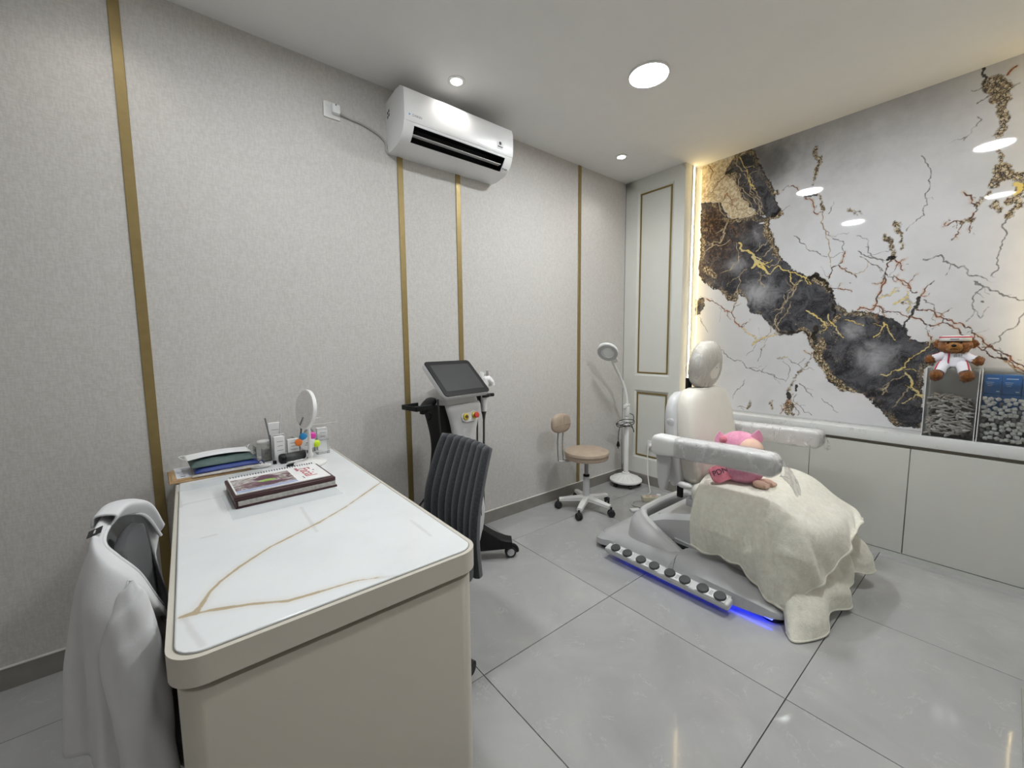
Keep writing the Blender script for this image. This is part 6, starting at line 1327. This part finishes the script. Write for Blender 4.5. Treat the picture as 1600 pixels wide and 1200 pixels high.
for L_, r_ in ((0.040, 0.0055), (0.050, 0.0050), (0.032, 0.0060)):
    g = G(); g.lathe([(0, -L_/2), (r_*0.9, -L_/2), (r_, -L_/2+0.003), (r_, L_/2-0.010), (r_*0.5, L_/2-0.006), (r_*0.55, L_/2), (0, L_/2)], 10); me = g.mesh('ampoule'); me.materials.append(MATS['vial_glass' if len(vm) != 2 else 'cap_silver']); vm.append(me)
def ftop(y): return 0.985+0.12*max(0, (y-0.17))-0.15*max(0, 0.17-y)
for k in range(170):
    y = r2.uniform(0.132, 0.288); x = 3.352+0.012*r2.random() if k < 120 else r2.uniform(3.36, 3.465); z = r2.uniform(WT+0.016, ftop(y))
    if k >= 120: z = ftop(y)+r2.uniform(-0.010, 0.012)
    o = obj('ampoule', vm[r2.choice((0, 0, 1, 1, 2))], None); o.location = (x, y, z)
    if k < 120: o.rotation_euler = (r2.gauss(PI/2, 0.55)+(PI/2 if r2.random() < 0.15 else 0), r2.uniform(-0.25, 0.25), r2.uniform(-0.15, 0.15))
    else: o.rotation_euler = (PI/2+r2.gauss(0, 0.3), 0, r2.uniform(0, 3.1))
    tag(o, 'small glass ampoule in the bin under the teddy bear', 'ampoule', 'ampoules in the left bin')
g = G()
for k in range(420):
    y = r2.uniform(0.135, 0.285); z = r2.uniform(WT+0.016, ftop(y)-0.012); x = r2.uniform(3.376, 3.460)
    g.lathe([(0, -0.019), (0.0052, -0.019), (0.0052, 0.014), (0.0028, 0.017), (0, 0.019)], 7, T3(x, y, z) @ R3(r2.gauss(PI/2, 0.6), r2.uniform(-0.6, 0.6), r2.uniform(0, 3)))
o = obj('ampoule_heap', g, 'vial_dark'); tag(o, 'inner heap of glass ampoules filling the left bin', 'ampoules', None, 'stuff')
cm_ = []
for kk in range(3):
    g = G(); R_, h_ = ((0.0105, 0.018), (0.0100, 0.015), (0.0115, 0.012))[kk]
    g.lathe([(0.004, -h_/2), (R_*0.93, -h_/2), (R_, -h_/2+0.0015), (R_, h_/2-0.0015), (R_*0.93, h_/2), (0.0045, h_/2), (0.004, h_/2-0.003)], 14); me = g.mesh('vial_cap'); me.materials.append(MATS[('cap_silver', 'cap_silver', 'cap_rubber')[kk]]); cm_.append(me)
def ctop(y): return 1.012
placed = []
tries = 0
while len(placed) < 165 and tries < 20000:
    tries += 1; front = len(placed) < 120
    y = r2.uniform(-0.122, 0.084); x = 3.355+r2.random()*0.004 if front else r2.uniform(3.358, 3.392); z = r2.uniform(WT+0.018, 1.008) if front else r2.uniform(1.000, 1.018)
    if all((y-a)**2+(z-b)**2+(x-c)**2 > 0.0172**2 for c, a, b in placed): placed.append((x, y, z))
for (x, y, z) in placed:
    o = obj('vial_cap', cm_[r2.choice((0, 0, 1, 1, 2))], None); o.location = (x, y, z)
    o.rotation_euler = (r2.choice((PI/2, 0.0, PI/2))+r2.gauss(0, 0.35), r2.gauss(0, 0.5)+(PI/2 if r2.random() < 0.15 else 0), r2.uniform(-0.4, 0.4))
    tag(o, 'small silver vial cap in the bin beside the teddy bear', 'vial cap', 'vial caps in the right bin')
g = G()
for k in range(330):
    y = r2.uniform(-0.12, 0.082); z = r2.uniform(WT+0.018, 0.905 if True else 1.0); x = r2.uniform(3.374, 3.462)
    g.lathe([(0, -0.008), (0.0105, -0.008), (0.0105, 0.008), (0, 0.008)], 9, T3(x, y, z) @ R3(r2.uniform(0, 3), r2.uniform(0, 3), 0))
o = obj('vial_cap_heap', g, 'cap_rubber'); tag(o, 'inner heap of vial caps filling the right bin', 'vial caps', None, 'stuff')
bmesh_box = None
blabs = [['left blue box of upper row in right bin', 'middle blue box of upper row in right bin', 'right blue box of upper row in right bin'], ['left blue box of lower row half behind vial caps', 'middle blue box of lower row half behind vial caps', 'right blue box of lower row half behind vial caps']]
for r_ in range(2):
    for c_ in range(3):
        yc = 0.062-0.0665*c_; z0 = 1.030-0.100*r_ if r_ == 0 else 0.919
        t = thing('blue_box', blabs[r_][c_], 'box', (3.432, yc, z0), 0, 'blue boxes in the right bin')
        h_ = 0.104 if r_ == 0 else 0.1095
        g = G(); g.box((0, 0, h_/2), (0.060, 0.0645, h_), 0.0015, 1); obj('carton', g, 'box_blue', t)
        g = G(); g.box((-0.0304, 0, h_*0.80), (0.0008, 0.040, 0.0045)); obj('title_bar', g, 'box_blue_print', t)
        for k in range(3):
            g = G(); g.box((-0.0304, 0.010, h_*(0.60-0.09*k)), (0.0006, 0.028-0.006*k, 0.0022)); obj('print_line', g, 'box_blue_print', t)
        g = G(); g.box((-0.0304, -0.020, h_*0.14), (0.0006, 0.012, 0.005)); obj('print_block', g, 'box_blue_print', t)

# ================================================================== teddy bear
tb = thing('teddy_bear', 'brown teddy bear in white tracksuit with red stripe and visor', 'teddy bear', (3.395, 0.213, 1.166))
tb.scale = (0.86, 0.83, 0.90)
def fur(g_, name, parent=None, m_='bear_fur', amp=0.004, seed=1):
    o = obj(name, g_, m_, parent or tb, 80); rs = np.random.RandomState(seed); me = o.data; n = len(me.vertices)
    co = np.zeros(n*3); me.vertices.foreach_get('co', co); no = np.zeros(n*3); me.vertices.foreach_get('normal', no)
    co = co.reshape(-1, 3)+no.reshape(-1, 3)*rs.normal(0, amp, (n, 1)); me.vertices.foreach_set('co', co.reshape(-1)); me.update(); return o
g = G(); rows = [se_loop((-0.006, 0, z), (1, 0, 0), (0, 1, 0), a, b, 0.85, 24) for z, a, b in cr_spline([(0.006, 0.040, 0.058), (0.015, 0.046, 0.066), (0.05, 0.044, 0.062), (0.09, 0.038, 0.052), (0.105, 0.026, 0.034)], 4)]
g.loft(rows); jk = obj('jacket', g, 'bear_jacket', tb)
g = G(); g.grid([[(-0.0065-a*0.99-0.002, y_, z) for y_ in (0.018, 0.026)] for z, a, b in cr_spline([(0.004, 0.042, 0.058), (0.015, 0.047, 0.066), (0.05, 0.045, 0.062), (0.09, 0.0385, 0.052), (0.102, 0.028, 0.034)], 4)]); solid(obj('red_stripe', g, 'bear_red', jk), 0.002, 0)
text('JS U', 0.022, T3(-0.050, -0.020, 0.078) @ R3(0, 0, -PI/2) @ R3(PI/2, 0, 0), 'print_grey', jk)
for s_ in (-1, 1):
    a0, a1 = Vector((-0.008, s_*0.040, 0.082)), Vector((-0.030, s_*0.098, 0.056 if s_ > 0 else 0.052))
    g = G(); g.tube([tuple(a0.lerp(a1, f)) for f in np.linspace(0, 1, 7)], [0.026, 0.027, 0.027, 0.026, 0.026, 0.026, 0.025], 16); sl = obj('sleeve', g, 'bear_jacket', tb)
    g = G(); g.tube([tuple(a0.lerp(a1, f)+Vector((-0.004, 0, 0.0245))) for f in np.linspace(0.1, 1, 6)], 0.0035, 6); obj('sleeve_stripe', g, 'bear_red', sl)
    pw = a1+(a1-a0).normalized()*0.014; g = G(); g.ell(tuple(pw), (0.027, 0.030, 0.026), 18, 12); fur(g, 'paw', seed=2+s_)
    l0, l1 = Vector((-0.015, s_*0.034, 0.020)), Vector((-0.072, s_*0.060, -0.028))
    g = G(); g.tube([tuple(p) for p in cr_spline([tuple(l0), tuple(l0.lerp(l1, 0.5)+Vector((0, 0, 0.012))), tuple(l1)], 5)], [0.034]*5+[0.032]*6, 16); tz = obj('trouser_leg', g, 'bear_jacket', tb)
    g = G(); g.tube([tuple(p) for p in cr_spline([tuple(l0+Vector((-0.012, s_*0.022, 0.028))), tuple(l0.lerp(l1, 0.5)+Vector((-0.014, s_*0.02, 0.032))), tuple(l1+Vector((-0.020, s_*0.018, 0.022)))], 4)], 0.004, 6); obj('leg_stripe', g, 'bear_red', tz)
    g = G(); g.ell(tuple(l1+Vector((-0.012, s_*0.010, -0.018))), (0.034, 0.036, 0.034), 18, 12); fur(g, 'foot', seed=5+s_)
g = G(); g.ell((-0.012, 0, 0.138), (0.062, 0.082, 0.055), 26, 18); hb_ = fur(g, 'head', seed=9, amp=0.003)
g = G(); g.ell((-0.064, 0.0, 0.128), (0.026, 0.042, 0.030), 20, 12); mz = fur(g, 'muzzle', hb_, 'bear_muzzle', 0.002, 3)
g = G(); g.ell((-0.090, 0.0, 0.140), (0.008, 0.013, 0.009), 14, 8); obj('nose', g, 'black_plastic', hb_)
g = G(); g.tube(cr_spline([(-0.088, 0.018, 0.117), (-0.092, 0.0, 0.122), (-0.088, -0.018, 0.117)], 4), 0.002, 5); obj('mouth', g, 'black_plastic', hb_)
for s_ in (-1, 1):
    g = G(); g.ell((-0.066, s_*0.030, 0.158), (0.006, 0.007, 0.007), 12, 8); obj('eye', g, 'black_plastic', hb_)
    g = G(); g.ell((-0.004, s_*0.080, 0.150), (0.016, 0.024, 0.026), 16, 10); fur(g, 'ear', hb_, seed=12+s_)
g = G(); rows = []
for a in np.linspace(-1.25, 1.25, 21): rows.append([(-0.012-0.064*math.cos(a)*k, 0.078*math.sin(a)*k, z) for k, z in ((1.0, 0.168), (0.985, 0.190), (0.80, 0.200))])
g.grid(rows); vs = obj('visor_band', g, 'paper_white', hb_); solid(vs, 0.003, 0)
g = G(); g.tube([(-0.012-0.062*math.cos(a), 0.0765*math.sin(a), 0.1915) for a in np.linspace(-1.35, 1.35, 19)], 0.0045, 6); obj('visor_trim', g, 'bear_red', hb_)
g = G(); g.box((-0.0775, 0.0, 0.179), (0.0015, 0.040, 0.0055), M=None); obj('visor_print', g, 'print_grey', hb_)
